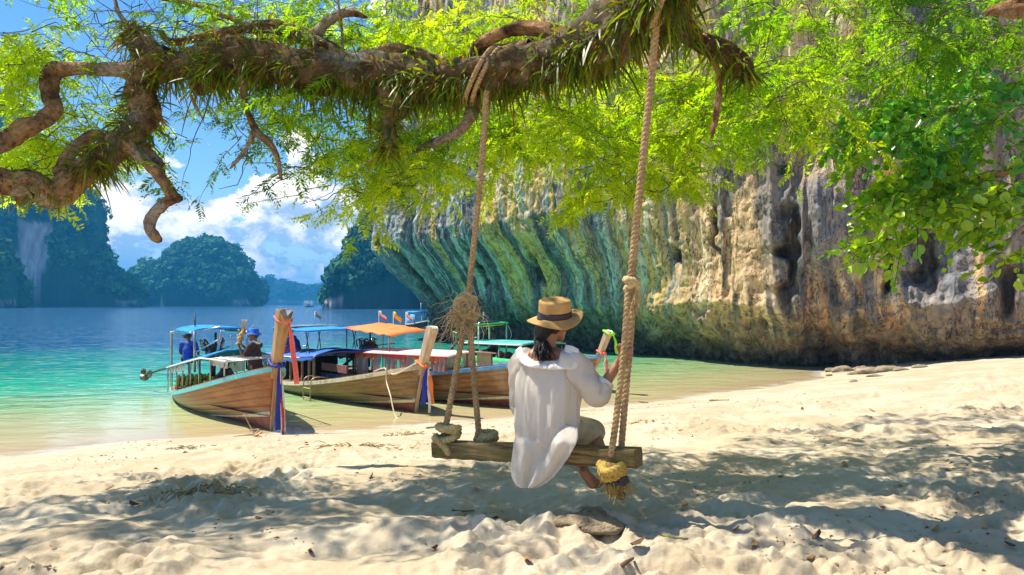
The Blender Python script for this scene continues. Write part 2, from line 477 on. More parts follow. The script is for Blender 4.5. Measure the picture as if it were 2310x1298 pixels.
U, ZC = np.meshgrid(u, zz); KA = np.broadcast_to(ka, U.shape); WL = np.broadcast_to(wl, U.shape)
off = pr[:, None] * (1 - wl) + (pm[:, None] * (1 - wt_) + pl[:, None] * wt_) * wl
low = 1 - sst(1.6, 3.4, ZC)
fl = vnoise(U * 0.33, ZC * 0.05, seed=51) * 0.75 + vnoise(U * 0.95 + 0.6 * vnoise(U * .4, ZC * .3, seed=2), ZC * 0.11, seed=52) * 0.42
fl = fl * (.8 - .38 * WL) + 0.24 * (1 - 2 * np.abs(vnoise(U * 2.0, ZC * 0.16, seed=53))) + 0.10 * (1 - 2 * np.abs(vnoise(U * 4.6, ZC * 0.35, seed=54)))
rk = 0.40 * fbm(U * 0.55, ZC * 0.7, o=3, seed=61) + 0.22 * (0.5 - np.abs(fbm(U * 1.4, ZC * 1.8, o=3, seed=62))) + 0.09 * fbm(U * 4, ZC * 5, o=3, seed=63)
rg_ = (0.5 - np.abs(fbm(U * 2.2, ZC * 1.1, o=4, seed=68))); pit = np.minimum(0, fbm(U * 3.0, ZC * 2.4, o=3, seed=69) + .1)
off = off + fl * (0.62 - 0.30 * low) * (1 - .58 * WL) + rk * (0.20 + 0.70 * low) + .13 * rg_ + .10 * pit
def ku(k): return np.interp(k, ka, u)
# grey rounded shoulder right of the middle, black caves, a pale knob
def bulge(k, z, ru, rz, amp):
    return amp * np.exp(-(((U - ku(k)) / ru) ** 2 + ((ZC - z) / rz) ** 2) ** 1.5)
lob = bulge(4.05, 5.4, 1.5, 2.1, 1.25)
off = off + lob
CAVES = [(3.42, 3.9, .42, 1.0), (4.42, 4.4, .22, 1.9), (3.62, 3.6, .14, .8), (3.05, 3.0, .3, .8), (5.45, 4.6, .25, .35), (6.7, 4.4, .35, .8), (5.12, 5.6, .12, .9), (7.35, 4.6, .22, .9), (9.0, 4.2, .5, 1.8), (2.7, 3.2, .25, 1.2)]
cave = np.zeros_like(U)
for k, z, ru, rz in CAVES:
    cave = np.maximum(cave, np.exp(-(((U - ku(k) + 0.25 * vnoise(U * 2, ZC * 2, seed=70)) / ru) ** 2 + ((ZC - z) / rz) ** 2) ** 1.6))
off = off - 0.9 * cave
XC = bx[None] + ox[None] * off; YC = by[None] + oy[None] * off
ZD = ZC + 0.12 * fbm(U * 1.2, ZC * 1.2, o=2, seed=66)
# mineral stain colours, with shade painted into the undercut base and caves
us = U + 0.55 * vnoise(U * 0.5, ZC * 0.22, seed=80) + 0.18 * vnoise(U * 1.5, ZC * 0.8, seed=79)
n1 = vnoise(us * 0.42, ZC * 0.035, seed=81); n2 = vnoise(us * 1.25, ZC * 0.06, seed=82); n3 = vnoise(us * 2.9, ZC * 0.12, seed=83); n4 = vnoise(us * 6.5, ZC * 0.22, seed=84)
nb = fbm(U * 0.5, ZC * 0.5, o=4, seed=85)
ns = vnoise(us * 14, ZC * 0.5, seed=86)
one = np.ones_like(U)
tan = np.array((0.72, 0.46, 0.20)); cream = np.array((0.86, 0.67, 0.40)); orange = np.array((0.74, 0.33, 0.09)); dark = np.array((0.075, 0.068, 0.066)); slate = np.array((0.16, 0.19, 0.24))
blue = np.array((0.17, 0.25, 0.32)); teal = np.array((0.17, 0.33, 0.24)); ochre = np.array((0.76, 0.47, 0.10)); pale = np.array((0.66, 0.68, 0.55)); moss = np.array((0.145, 0.115, 0.04)); brown = np.array((0.27, 0.17, 0.08))
cr = lerp(tan, cream, sst(-0.15, 0.5, n3 * .7 + nb * .5))
cr = lerp(cr, orange, sst(0.12, 0.6, nb + 0.35 * n2) * 0.75)
cr = lerp(cr, np.array((.17, .155, .15)), sst(0.15, 0.30, n2) * 0.85)
cr = lerp(cr, cream, sst(0.22, 0.34, -n2 + .4 * n4) * .7)
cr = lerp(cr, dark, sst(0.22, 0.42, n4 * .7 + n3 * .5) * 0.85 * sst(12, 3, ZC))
cr = lerp(cr, slate, sst(0.2, 0.36, n1 + .25 * n4) * 0.8)
cl = lerp(slate * .7, blue * .9, sst(0.0, 0.55, n2 + .3 * n4))
cl = lerp(cl, dark * .8, sst(0.0, 0.45, -n3 + 0.5 * nb) * 0.8)
band = np.exp(-((ZC - 4.2 - .5 * n1) / 1.5) ** 2)
cl = lerp(cl, teal, np.clip(band * sst(0.0, 0.5, n3 - .3 * n2), 0, 1) * 0.5)
cl = lerp(cl, ochre, sst(0.24, 0.40, n2 - 0.25 * n4 + 0.1) * sst(9.3, 7.6, KA) * 0.92)
cl = lerp(cl, pale, sst(0.22, 0.42, n4 + 0.35 * n3) * 0.7)
cl = lerp(cl, np.array((.55, .34, .17)), sst(9.5, 16, ZC + 3 * n2) * 0.22)
tip = sst(8.35, 8.8, KA + .2 * n3)
cl = lerp(cl, lerp(np.array((.34, .39, .36)), np.array((.20, .25, .27)), sst(-.3, .4, n3)), tip * 0.8)
cc = lerp(cr, cl, sst(5.1, 6.4, KA + 0.75 * n2 + 0.35 * n3)[..., None][..., 0])
lz = ZC + 0.55 * fbm(U * 0.8, ZC * 0.8, o=3, seed=90) + 0.25 * n3
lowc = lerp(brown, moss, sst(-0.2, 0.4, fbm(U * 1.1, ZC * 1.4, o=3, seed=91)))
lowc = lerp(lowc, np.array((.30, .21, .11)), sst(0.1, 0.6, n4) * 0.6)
lowc = lerp(lowc, np.array((.075, .07, .066)), WL * .75)  # shade below the left overhang darkens the low rock colour
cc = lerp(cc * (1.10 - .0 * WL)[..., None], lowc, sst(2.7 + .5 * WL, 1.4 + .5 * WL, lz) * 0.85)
cc = lerp(cc, np.array((.028, .022, .016)), sst(2.1, 1.1, lz + .6 * (1 - WL)) * 0.93)  # near-black shade of the undercut, painted into the vertex colour
cc = lerp(cc, np.array((.17, .185, .22)), np.clip(lob * 1.1, 0, 1) * 0.85)
cc = lerp(cc, np.array((.035, .025, .016)), np.clip(cave * 1.5, 0, 1) * 0.92)  # darkness inside the caves is painted shade, laid over the rock colour
cc = cc * (1 + 0.16 * ns[..., None])
def mat_rock():
    t = NT('limestone'); v = t.coord('Object')
    c = t.attr('Col')
    st = t.noise(3.2, 6, 0.65, t.coord('Object', (1, 1, 0.16)))
    n = t.noise(2.6, 8, 0.68, v); n2 = t.noise(16, 5, 0.65, v)
    c = t.mix(t.ramp(st, 0.30, 0.72, 0.0, 1.0), t.mix(0.38, c, (0.05, 0.045, 0.04)), t.mix(0.16, c, (0.9, 0.8, 0.62)))
    c = t.mix(t.math('MULTIPLY', t.ramp(n, 0.52, 0.62), 0.28), c, (0.06, 0.05, 0.04))
    ck = t.noise(1.5, 5, 0.6, t.coord('Object', (1, 1, 0.28)), dist=.8); ck2 = t.noise(0.9, 6, 0.65, v, dist=.6)
    cr_ = t.math('MAXIMUM', t.ramp(t.math('ABSOLUTE', t.math('SUBTRACT', ck, .5)), 0.014, 0.002), t.ramp(t.math('ABSOLUTE', t.math('SUBTRACT', ck2, .5)), 0.008, 0.001))
    c = t.mix(t.math('MULTIPLY', cr_, t.ramp(n2, .35, .6, .2, .9)), c, (0.035, 0.028, 0.022))
    b = t.bump(n, 0.6, 0.14); b = t.bump(t.math('SUBTRACT', 1.0, cr_), 0.8, 0.08, b); b = t.bump(n2, 0.6, 0.05, b); b = t.bump(st, 0.5, 0.15, b)
    return t.done(t.bsdf(c, 0.85, b, Specular_IOR_Level=0.2))
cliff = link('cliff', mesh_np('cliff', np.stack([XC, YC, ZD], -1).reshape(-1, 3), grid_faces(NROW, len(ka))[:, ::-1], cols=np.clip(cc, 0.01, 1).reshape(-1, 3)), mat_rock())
tag(cliff, 'overhanging limestone cliff streaked ochre, black, teal and grey', kind='structure')
def cliff_pt(k, z, out=0.0):
    j = int(np.argmin(np.abs(ka - k))); i = int(np.argmin(np.abs(zz - z)))
    return np.array([XC[i, j] + ox[j] * out, YC[i, j] + oy[j] * out, ZD[i, j]])

# ------------------------------------------------------------------ forested islands
def quads_from(c, n_, size, r, aspect=1.0):
    """one leaf-like quad at each point c, roughly facing n_"""
    k = len(c)
    a = r.normal(size=(k, 3)); t1 = np.cross(n_, a); t1 /= np.linalg.norm(t1, axis=1)[:, None] + 1e-9
    t2 = np.cross(n_, t1); s = np.asarray(size)[:, None] / 2
    v = np.stack([c - t1 * s - t2 * s * aspect, c + t1 * s - t2 * s * aspect * .6, c + t1 * s * .9 + t2 * s * aspect, c - t1 * s * .7 + t2 * s * aspect * .9], 1).reshape(-1, 3)
    return v, np.arange(k * 4).reshape(-1, 4)
def mat_leaf(name, tr=0.35, rough=0.5, spec=0.35, glow=(1.25, 1.35, 0.55)):
    t = NT(name); c = t.attr('Col')
    oi = t.n.new('ShaderNodeObjectInfo')
    hs = t.n.new('ShaderNodeHueSaturation'); t.l.new(c, hs.inputs['Color'])
    t.l.new(t.math('MULTIPLY_ADD', oi.outputs['Random'], 0.4, 0.8), hs.inputs['Value'])
    c = hs.outputs[0]
    p = t.bsdf(c, rough, None, Specular_IOR_Level=spec)
    tl = t.n.new('ShaderNodeBsdfTranslucent'); t.l.new(t.mix(1.0, c, glow, 'MULTIPLY'), tl.inputs[0])
    mx = t.n.new('ShaderNodeMixShader'); mx.inputs[0].default_value = tr
    t.l.new(p, mx.inputs[1]); t.l.new(tl.outputs[0], mx.inputs[2]); return t.done(mx.outputs[0])
M_far = mat_leaf('far_foliage', 0.2, 0.75, 0.1, (1.1, 1.2, .7))
def mat_island():
    t = NT('island_ground'); c = t.attr('Col'); v = t.coord('Object', (1, 1, 0.25))
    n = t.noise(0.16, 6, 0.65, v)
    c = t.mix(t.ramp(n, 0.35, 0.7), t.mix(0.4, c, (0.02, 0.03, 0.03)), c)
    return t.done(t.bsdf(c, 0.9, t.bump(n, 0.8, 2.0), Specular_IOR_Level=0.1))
M_isl = mat_island()
def island(label, sil, D, dep_, seed, crowns, csize, rock=(), tintc=((0.016, 0.09, 0.055), (0.09, 0.24, 0.06)), stepx=2.0, cliffy=0.5, quad_n=62):
    r = np.random.default_rng(seed)
    sil = np.array(sil, float)
    px = np.arange(sil[0, 0], sil[-1, 0] + .1, stepx); py = np.interp(px, sil[:, 0], sil[:, 1])
    X_ = (px - 1155) / F * D; H = np.clip(CZ + (686 - py) / F * D, 0.3, None)
    hm = H.max(); dd = dep_ * np.sqrt(H / hm)
    nt_ = 64; t = np.linspace(0, 1, nt_)[:, None]
    Yg = D + dd[None] * (t - 0.5) + dep_ * 0.10 * vnoise(px[None] * 0.03, 0 * t, seed=seed) 
    g = np.sin(np.pi * np.clip(t, 0, 1)) ** cliffy
    Zg = H[None] * g - 1.5
    Xg = np.broadcast_to(X_[None], Zg.shape).copy()
    am = hm * 0.05
    k = 3.0 / dep_
    nz = fbm(Xg * k * 2, Yg * k * 2 + Zg * k, Zg * k * 2, o=4, seed=seed + 3)
    Yg = Yg + am * 1.4 * nz * g; Zg = Zg + am * 0.4 * nz * g * (t > .05) * (np.abs(t - .5) > .12)
    pxg = np.broadcast_to(px[None], Zg.shape); pyg = 686 - (Zg - CZ) * F / D
    rm = np.zeros_like(Zg)
    for (a, b, c_, d_) in rock:
        e = 5 * vnoise(pyg * 0.08, pxg * .05, seed=seed + 9)
        rm = np.maximum(rm, sst(0, 7, pxg - a + e) * sst(0, 7, b - pxg + e) * sst(0, 8, pyg - c_) * sst(0, 8, d_ - pyg) * (t < .45))
    base_ = pyg > 677
    rm = np.maximum(rm, sst(676, 683, pyg) * 0.8 * (t < .4))
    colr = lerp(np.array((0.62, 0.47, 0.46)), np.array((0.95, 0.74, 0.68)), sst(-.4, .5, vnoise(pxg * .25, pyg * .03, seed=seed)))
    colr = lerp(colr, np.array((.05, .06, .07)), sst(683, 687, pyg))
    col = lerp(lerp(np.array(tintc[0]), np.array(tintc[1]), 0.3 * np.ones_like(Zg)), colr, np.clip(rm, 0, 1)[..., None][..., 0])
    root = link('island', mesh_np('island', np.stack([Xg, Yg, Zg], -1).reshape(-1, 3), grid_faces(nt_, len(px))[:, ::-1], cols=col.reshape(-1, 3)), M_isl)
    tag(root, label, kind='structure')
    # tree crowns all over it, one mass
    rd = np.max([np.roll(np.roll(rm, a_, 1), b_, 0) for a_ in (-5, 0, 5) for b_ in (-1, 0, 1)], axis=0)
    w = (1 - np.clip(rd * 1.3, 0, 1)) * ((t > 0.02) & (t < 0.97)) * (Zg > hm * 0.03)
    area = np.gradient(Xg, axis=1) * np.hypot(np.gradient(Zg, axis=0), np.gradient(Yg, axis=0))
    pr_ = (w * np.abs(area)).ravel(); pr_ /= pr_.sum()
    idx = r.choice(pr_.size, crowns, p=pr_)
    C_ = np.stack([Xg, Yg, Zg], -1).reshape(-1, 3)[idx] + r.normal(size=(crowns, 3)) * csize * 0.25
    rad = csize * r.uniform(0.45, 1.0, crowns) * r.choice([0.8, 1, 1.35], crowns)
    d = r.normal(size=(crowns, quad_n, 3)); d[..., 2] = d[..., 2] * 0.8 + 0.35; d[..., 1] -= 0.35; d /= np.linalg.norm(d, axis=-1)[..., None]
    pts = C_[:, None] + d * rad[:, None, None] * r.uniform(0.75, 1.05, (crowns, quad_n, 1)) * np.array([1, 1, 0.8])
    nn = (d + r.normal(size=d.shape) * 0.35).reshape(-1, 3)
    nn /= np.linalg.norm(nn, axis=1)[:, None]
    v, f = quads_from(pts.reshape(-1, 3), nn, np.repeat(rad * 0.46, quad_n) * r.uniform(.6, 1.2, crowns * quad_n), r)
    cv = lerp(np.array(tintc[0]), np.array(tintc[1]), r.uniform(0, 1, crowns) ** 1.3)
    cv = np.repeat(cv, quad_n, 0) * r.uniform(.7, 1.3, (crowns * quad_n, 1))
    fo = link('forest', mesh_np('forest', v, f, cols=np.repeat(cv, 4, 0), smooth=False), M_far, root)
    tag(fo, kind='stuff')
    return root
island('sheer left-hand island with a pale bare rock streak and dense forest',
       [(-320, 420), (-250, 300), (-60, 232), (10, 224), (45, 240), (72, 300), (95, 395), (130, 448), (165, 432), (195, 424), (212, 440), (217, 500), (222, 560), (243, 588), (268, 612), (295, 640), (312, 664), (320, 686)],
       540, 74, 11, 3000, 5.4, rock=[(100, 146, 550, 690), (104, 156, 505, 610), (60, 190, 652, 690), (2, 22, 500, 590), (30, 44, 500, 540)], cliffy=0.42)
island('wooded knoll at the foot of the left island', [(-260, 640), (-160, 560), (-110, 545), (-60, 540), (-25, 530), (2, 546), (22, 590), (32, 640), (38, 684)],
       430, 30, 12, 560, 5.5, tintc=((0.022, 0.12, 0.06), (0.11, 0.30, 0.08)))
island('round humped island in the middle of the bay', [(298, 684), (304, 650), (318, 628), (340, 605), (360, 596), (385, 598), (398, 582), (412, 562), (438, 549), (470, 545), (500, 555), (527, 575), (543, 592), (560, 612), (572, 632), (577, 660), (580, 686)],
       760, 120, 13, 1900, 8.0, tintc=((0.016, 0.09, 0.06), (0.06, 0.20, 0.08)))
island('low distant ridge on the horizon', [(200, 676), (330, 655), (480, 650), (575, 641), (598, 633), (622, 630), (640, 637), (660, 645), (690, 651), (715, 650), (735, 646), (800, 640), (900, 650), (1000, 676)],
       1700, 260, 14, 900, 14.0, tintc=((0.010, 0.04, 0.035), (0.02, 0.06, 0.04)), quad_n=20)
island('steep wooded island running behind the overhanging cliff', [(740, 686), (748, 662), (758, 632), (768, 608), (788, 578), (796, 552), (815, 522), (838, 492), (868, 464), (900, 436), (960, 395), (1060, 340), (1180, 300)],
       370, 70, 15, 1700, 4.6, rock=[(760, 1000, 670, 690)], cliffy=0.5, tintc=((0.014, 0.08, 0.06), (0.05, 0.17, 0.08)))

# ------------------------------------------------------------------ haze: the air itself
def build_haze():
    mb = MB(); x0, x1, y0, y1, z0, z1 = -6400, 6400, -6400, 6400, -13.6, 178
    mb.box(((x0 + x1) / 2, (y0 + y1) / 2, (z0 + z1) / 2), (x1 - x0, y1 - y0, z1 - z0))
    m = bpy.data.materials.new('haze_air'); m.use_nodes = True; n = m.node_tree.nodes; n.clear()
    o = n.new('ShaderNodeOutputMaterial'); v = n.new('ShaderNodeVolumePrincipled')
    v.inputs['Color'].default_value = (0.06, 0.47, 1.0, 1); v.inputs['Density'].default_value = 0.00042
    v.inputs['Anisotropy'].default_value = 0.0
    m.node_tree.links.new(v.outputs[0], o.inputs['Volume'])
    h = mb.build('haze', m, smooth=False); tag(h, kind='stuff')
build_haze()
# ------------------------------------------------------------------ the old tree over the beach
def mat_bark():
    t = NT('bark'); v = t.coord('Object')
    n = t.noise(6, 7, 0.66, v, dist=0.6); n2 = t.noise(26, 6, 0.7, v); n3 = t.noise(2.3, 4, 0.6, v)
    c = t.mix(t.ramp(n, 0.34, 0.66), (0.085, 0.042, 0.02), (0.56, 0.31, 0.14))
    c = t.mix(t.math('MULTIPLY', t.ramp(n3, 0.52, 0.60), 0.85), c, t.mix(t.ramp(n2, .4, .6), (0.30, 0.21, 0.13), (0.62, 0.52, 0.40)))
    c = t.mix(t.math('MULTIPLY', t.ramp(n2, 0.53, 0.66), 0.75), c, (0.035, 0.022, 0.012))
    c = t.mix(t.attr('moss', 'Fac'), c, t.mix(t.ramp(n2, .4, .6), (0.028, 0.030, 0.010), (0.085, 0.055, 0.022)))
    b = t.bump(n, 1.0, 0.055); b = t.bump(n2, 1.0, 0.022, b)
    return t.done(t.bsdf(c, 0.9, b, Specular_IOR_Level=0.15))
M_bark = mat_bark()
M_leaf = mat_leaf('feather_leaf', 0.66, 0.5, 0.25, (2.7, 2.6, 0.5))
M_round = mat_leaf('round_leaf', 0.5, 0.25, 0.8, (2.6, 2.6, 0.7))
M_fern = mat_leaf('strap_leaf', 0.5, 0.42, 0.4, (2.2, 2.0, 0.5))

def limb_mesh(path, n_per_m=46, sides=30, seed=0, moss=0.0, knob=0.22):
    """path rows: x, y, z, radius"""
    path = np.array(path, float)
    L = np.linalg.norm(np.diff(path[:, :3], axis=0), axis=1).sum()
    k = max(10, int(L * n_per_m))
    q = spline(path, k); pts, r = q[:, :3], np.clip(q[:, 3] * .90, 0.004, None)
    ll_ = np.linspace(0, L, k) / (r.mean() * 7); e_ = np.minimum(1, np.minimum(np.arange(k), np.arange(k)[::-1]) / 6.0)
    pts = pts + np.stack([vnoise(ll_ + seed, 0 * ll_ + j_ * 3.3, seed=seed) for j_ in range(3)], 1) * (r * .38 * e_)[:, None]
    r = r.copy(); r[-1] *= 0.35; r[-2] *= 0.8
    t, N, B = frames(pts); a = np.linspace(0, 2 * math.pi, sides, endpoint=False)
    l = np.concatenate([[0], np.cumsum(np.linalg.norm(np.diff(pts, axis=0), axis=1))])
    A, LL = np.meshgrid(a, l)
    rr_ = r[:, None] * (1 + knob * fbm(np.cos(A) * 1.2 + seed, np.sin(A) * 1.2, LL / (r.mean() * 3.2), o=3, seed=seed) + 0.17 * fbm(np.cos(A) * 3, np.sin(A) * 3 + seed, LL / (r.mean() * 1.6), o=3, seed=seed + 1) + .10 * (.5 - np.abs(fbm(np.cos(A) * 4 + seed, np.sin(A) * 4, LL / (r.mean() * 4), o=2, seed=seed + 2))))
    v = pts[:, None] + rr_[..., None] * (np.cos(A)[..., None] * N[:, None] + np.sin(A)[..., None] * B[:, None])
    ms = moss * sst(-0.35, 0.15, fbm(v[..., 0] * 2.2, v[..., 1] * 2.2, v[..., 2] * 2.2, o=3, seed=5) + 0.15)
    v = v.reshape(-1, 3); f = grid_faces(k, sides, True)
    return mesh_np('limb', v, f, attrs={'moss': ms.ravel()}), pts, r

tree = thing('spreading_tree', 'gnarled old tree leaning over the beach with feathery lime leaves, swing hung from its limb', 'tree', (3.9, 1.6, gz(3.9, 1.6)))
TB = np.array(tree.location)
def pp(px, py, Y, rpx):
    q = P(px, py, Y); return [q[0] - TB[0], q[1] - TB[1], q[2] - TB[2], rpx / F * Y]
limbs = []
def limb(name, path, seed, moss=0.0, **kw):
    me, pts, r = limb_mesh(path, seed=seed, moss=moss, **kw)
    link(name, me, M_bark, tree); limbs.append((pts + TB, r, name)); return pts + TB, r
main_pts, main_r = limb('limb', [pp(1700, -330, 3.3, 80), pp(1590, -170, 3.7, 74), pp(1480, -22, 4.2, 72), pp(1390, 55, 4.5, 66), pp(1300, 105, 4.7, 58), pp(1200, 142, 4.85, 54), pp(1100, 165, 4.95, 50), pp(1000, 182, 5.05, 46), pp(900, 184, 5.15, 50), pp(800, 182, 5.2, 48), pp(700, 163, 5.3, 50), pp(610, 140, 5.4, 52), pp(520, 126, 5.45, 44), pp(465, 155, 5.5, 42), pp(432, 205, 5.5, 20)], 3, 0.75, knob=0.30)
limb('trunk', [[0, 0, -.3, .42], [0.02, 0.1, .6, .34], [-.05, .35, 1.6, .30], [-.35, .8, 2.6, .27], [-.9, 1.2, 3.1, .21], pp(1700, -330, 3.3, 80)], 8, 0.3)
limb('branch', [pp(535, 120, 5.45, 40), pp(450, 135, 5.6, 34), pp(395, 142, 5.7, 36), pp(345, 118, 5.75, 34), pp(315, 85, 5.8, 28), pp(292, 58, 5.8, 17)], 14, 0.6)
limb('branch', [pp(390, 140, 5.7, 34), pp(330, 165, 5.7, 36), pp(315, 215, 5.7, 34), pp(325, 258, 5.65, 30), pp(300, 300, 5.6, 34), pp(262, 330, 5.55, 34), pp(215, 365, 5.5, 28), pp(165, 405, 5.45, 30), pp(125, 432, 5.4, 32), pp(70, 408, 5.3, 28), pp(10, 415, 5.2, 34), pp(-70, 385, 5.1, 30)], 15, 0.55)
limb('branch', [pp(325, 162, 5.7, 24), pp(265, 158, 5.7, 16), pp(190, 157, 5.65, 15), pp(125, 162, 5.6, 20), pp(115, 200, 5.55, 20), pp(122, 240, 5.5, 20), pp(95, 275, 5.45, 19), pp(50, 295, 5.4, 20), pp(0, 325, 5.3, 20), pp(-80, 360, 5.2, 20)], 16, 0.1)
limb('branch', [pp(262, 318, 5.6, 20), pp(235, 303, 5.65, 12), pp(205, 305, 5.65, 13), pp(172, 328, 5.6, 14), pp(150, 365, 5.5, 15), pp(128, 400, 5.45, 14)], 17)
limb('branch', [pp(135, 425, 5.42, 24), pp(132, 445, 5.4, 17), pp(120, 466, 5.4, 7)], 18)
limb('branch', [pp(50, 410, 5.3, 22), pp(52, 440, 5.3, 16), pp(46, 468, 5.3, 6)], 19)
limb('branch', [pp(285, 325, 5.55, 22), pp(310, 350, 5.5, 15), pp(345, 385, 5.45, 14), pp(375, 420, 5.42, 13), pp(398, 442, 5.4, 12), pp(412, 452, 5.4, 7)], 20)
limb('branch', [pp(300, 325, 5.6, 14), pp(335, 345, 5.6, 11), pp(360, 372, 5.55, 12), pp(364, 398, 5.5, 8)], 21)
limb('branch', [pp(404, 445, 5.4, 10), pp(378, 458, 5.4, 12), pp(352, 486, 5.38, 13), pp(342, 512, 5.36, 14), pp(350, 535, 5.35, 13), pp(364, 545, 5.35, 8)], 22)
limb('branch', [pp(880, 205, 5.15, 34), pp(884, 240, 5.1, 30), pp(876, 270, 5.1, 20), pp(872, 310, 5.08, 17), pp(876, 355, 5.05, 9)], 23, 0.95, knob=.4)
limb('branch', [pp(1085, 180, 4.95, 20), pp(1068, 255, 5.0, 16), pp(1040, 290, 5.0, 12), pp(985, 318, 5.05, 10), pp(930, 345, 5.1, 5)], 24, 0.2)
limb('branch', [pp(1440, 15, 4.3, 44), pp(1515, 42, 4.4, 36), pp(1570, 85, 4.5, 25), pp(1630, 115, 4.55, 24), pp(1672, 150, 4.6, 24), pp(1692, 185, 4.6, 15)], 25, 0.7)
limb('branch', [pp(1688, 178, 4.75, 12), pp(1712, 178, 4.75, 3)], 26)
limb('branch', [pp(1590, 95, 4.6, 14), pp(1612, 140, 4.62, 9), pp(1622, 185, 4.62, 7), pp(1616, 250, 4.6, 8), pp(1605, 312, 4.6, 5)], 27, 0.0)
limb('branch', [pp(545, 150, 5.4, 14), pp(552, 235, 5.4, 7), pp(580, 295, 5.35, 9), pp(618, 340, 5.3, 7), pp(635, 408, 5.3, 4)], 28)
limb('branch', [pp(572, 300, 5.35, 7), pp(552, 340, 5.35, 5), pp(518, 382, 5.35, 4)], 29)
limb('branch', [pp(1200, 110, 4.85, 26), pp(1100, 130, 5.1, 20), pp(1010, 150, 5.3, 20), pp(900, 115, 5.5, 18), pp(800, 135, 5.6, 16), pp(740, 110, 5.7, 20), pp(660, 70, 5.8, 18), pp(560, 62, 5.9, 12), pp(400, 95, 6.1, 9), pp(360, 70, 6.2, 7)], 30, 0.4)
limb('branch', [pp(705, 85, 5.75, 15), pp(745, 45, 5.7, 12), pp(790, 30, 5.7, 9), pp(830, 40, 5.7, 4)], 31)
limb('branch', [pp(1300, 85, 4.7, 24), pp(1180, 60, 4.9, 16), pp(1090, 95, 5.0, 14), pp(1060, 135, 5.05, 11)], 32, 0.1)
limb('branch', [pp(560, 62, 5.9, 7), pp(480, 25, 6.0, 6), pp(420, 5, 6.1, 6), pp(330, -8, 6.2, 6)], 33)
limb('branch', [pp(292, 62, 5.8, 6), pp(262, 20, 5.85, 5), pp(258, -15, 5.9, 5)], 34)
limb('branch', [pp(775, 138, 5.6, 3.5), pp(770, 60, 5.6, 3), pp(760, -20, 5.6, 3)], 35)
limb('branch', [pp(2400, -20, 3.6, 40), pp(2300, 12, 3.7, 26), pp(2240, 22, 3.75, 12), pp(2222, 38, 3.75, 3)], 36, 0.2)
limb('branch', [pp(1590, -170, 3.7, 50), pp(1500, -260, 5.0, 44), pp(1200, -300, 6.0, 36), pp(800, -250, 6.8, 28), pp(400, -220, 7.4, 20), pp(100, -200, 7.8, 12)], 37, 0.2)
limb('branch', [pp(1700, -330, 3.3, 46), pp(1800, -330, 5.0, 40), pp(1950, -300, 6.6, 30), pp(2200, -260, 8.0, 20), pp(2500, -230, 9.0, 12)], 38, 0.2)

def pinnate(seed, pairs=8, L=0.17, ll=0.050, lw=0.0185):
    """a feather leaf along +X with uneven drooping leaflets; local frame X along, Y side, Z up"""
    g = np.random.default_rng(seed); v = []; f = []
    def q(*p):
        k = len(v); v.extend([np.asarray(a, float) for a in p]); f.append((k, k + 1, k + 2, k + 3))
    cv, sw = g.uniform(.02, .07), g.normal() * .02
    mid = lambda t: np.array([L * t, sw * t * t, -cv * t * t])
    for a in (0, .5): q(mid(a) + [0, -.0011, 0], mid(a + .5) + [0, -.0008, 0], mid(a + .5) + [0, .0008, 0], mid(a) + [0, .0011, 0])
    for i in range(pairs):
        t = 0.14 + 0.86 * i / (pairs - 1); s = math.sin(math.pi * (0.2 + 0.68 * t)) ** 0.6
        for sd_ in (-1, 1):
            if g.uniform() < .07: continue
            l_ = ll * s * g.uniform(.8, 1.15); w = lw * s * g.uniform(.85, 1.2); an_ = g.normal(1.02, .16)
            d = np.array([math.cos(an_), math.sin(an_) * sd_, g.normal(-.25, .22)]); n_ = np.array([-d[1], d[0], g.normal() * .35]) * w * .5
            b = mid(t); e = b + d * l_; m = b + d * l_ * .52 + [0, 0, .002]
            q(b, m + n_, e + [0, 0, -.004], m - n_)
    return np.array(v), np.array(f)
PINS = [pinnate(300 + k, pairs=p) for k, p in enumerate((8, 7, 9, 6, 8, 10))]

def rot_frames(x_dir, up, r, tilt):
    x = x_dir / np.linalg.norm(x_dir, axis=1)[:, None]
    up = up + r.normal(size=up.shape) * tilt
    y = np.cross(up, x); y /= np.linalg.norm(y, axis=1)[:, None] + 1e-9
    z = np.cross(x, y)
    return np.stack([x, y, z], -1)

LV = {'pos': [], 'R': [], 's': [], 'c': []}
twigs = MB()
def spray(start, d, length, r, nleaf, col, droop=0.35, tw=0.004, leaf_s=1.0):
    """a twig from start along d with feather leaves on both sides"""
    d = np.asarray(d, float); d /= np.linalg.norm(d)
    k = 7; t = np.linspace(0, 1, k)[:, None]
    wob = np.cumsum(r.normal(size=(k, 3)) * 0.05 * length, 0)
    pts = start + d * length * t + np.array([0, 0, -1.0]) * droop * length * t ** 2 + wob * (t > 0)
    twigs.tube(pts, np.linspace(tw, tw * .4, k), 4, cap=False)
    tt = np.linspace(0.15, 1, nleaf); q = spline(pts, nleaf * 2)
    idx = np.clip((tt * (len(q) - 1)).astype(int), 0, len(q) - 2)
    tg = q[idx + 1] - q[idx]; tg /= np.linalg.norm(tg, axis=1)[:, None] + 1e-9
    side = np.cross(tg, [0, 0, 1.0]); side /= np.linalg.norm(side, axis=1)[:, None] + 1e-9
    sg = np.where(np.arange(nleaf) % 2 == 0, 1, -1)[:, None]
    xd = tg * r.uniform(.35, .9, (nleaf, 1)) + side * sg * r.uniform(.5, 1, (nleaf, 1)) + r.normal(size=(nleaf, 3)) * .22 + np.array([0, 0, -.22])
    LV['pos'].append(q[idx]); LV['R'].append(rot_frames(xd, np.tile([0, 0, 1.0], (nleaf, 1)), r, 0.45))
    LV['s'].append(r.uniform(.65, 1.25, nleaf) * leaf_s); LV['c'].append(np.asarray(col) * r.uniform(.75, 1.25, (nleaf, 1)))

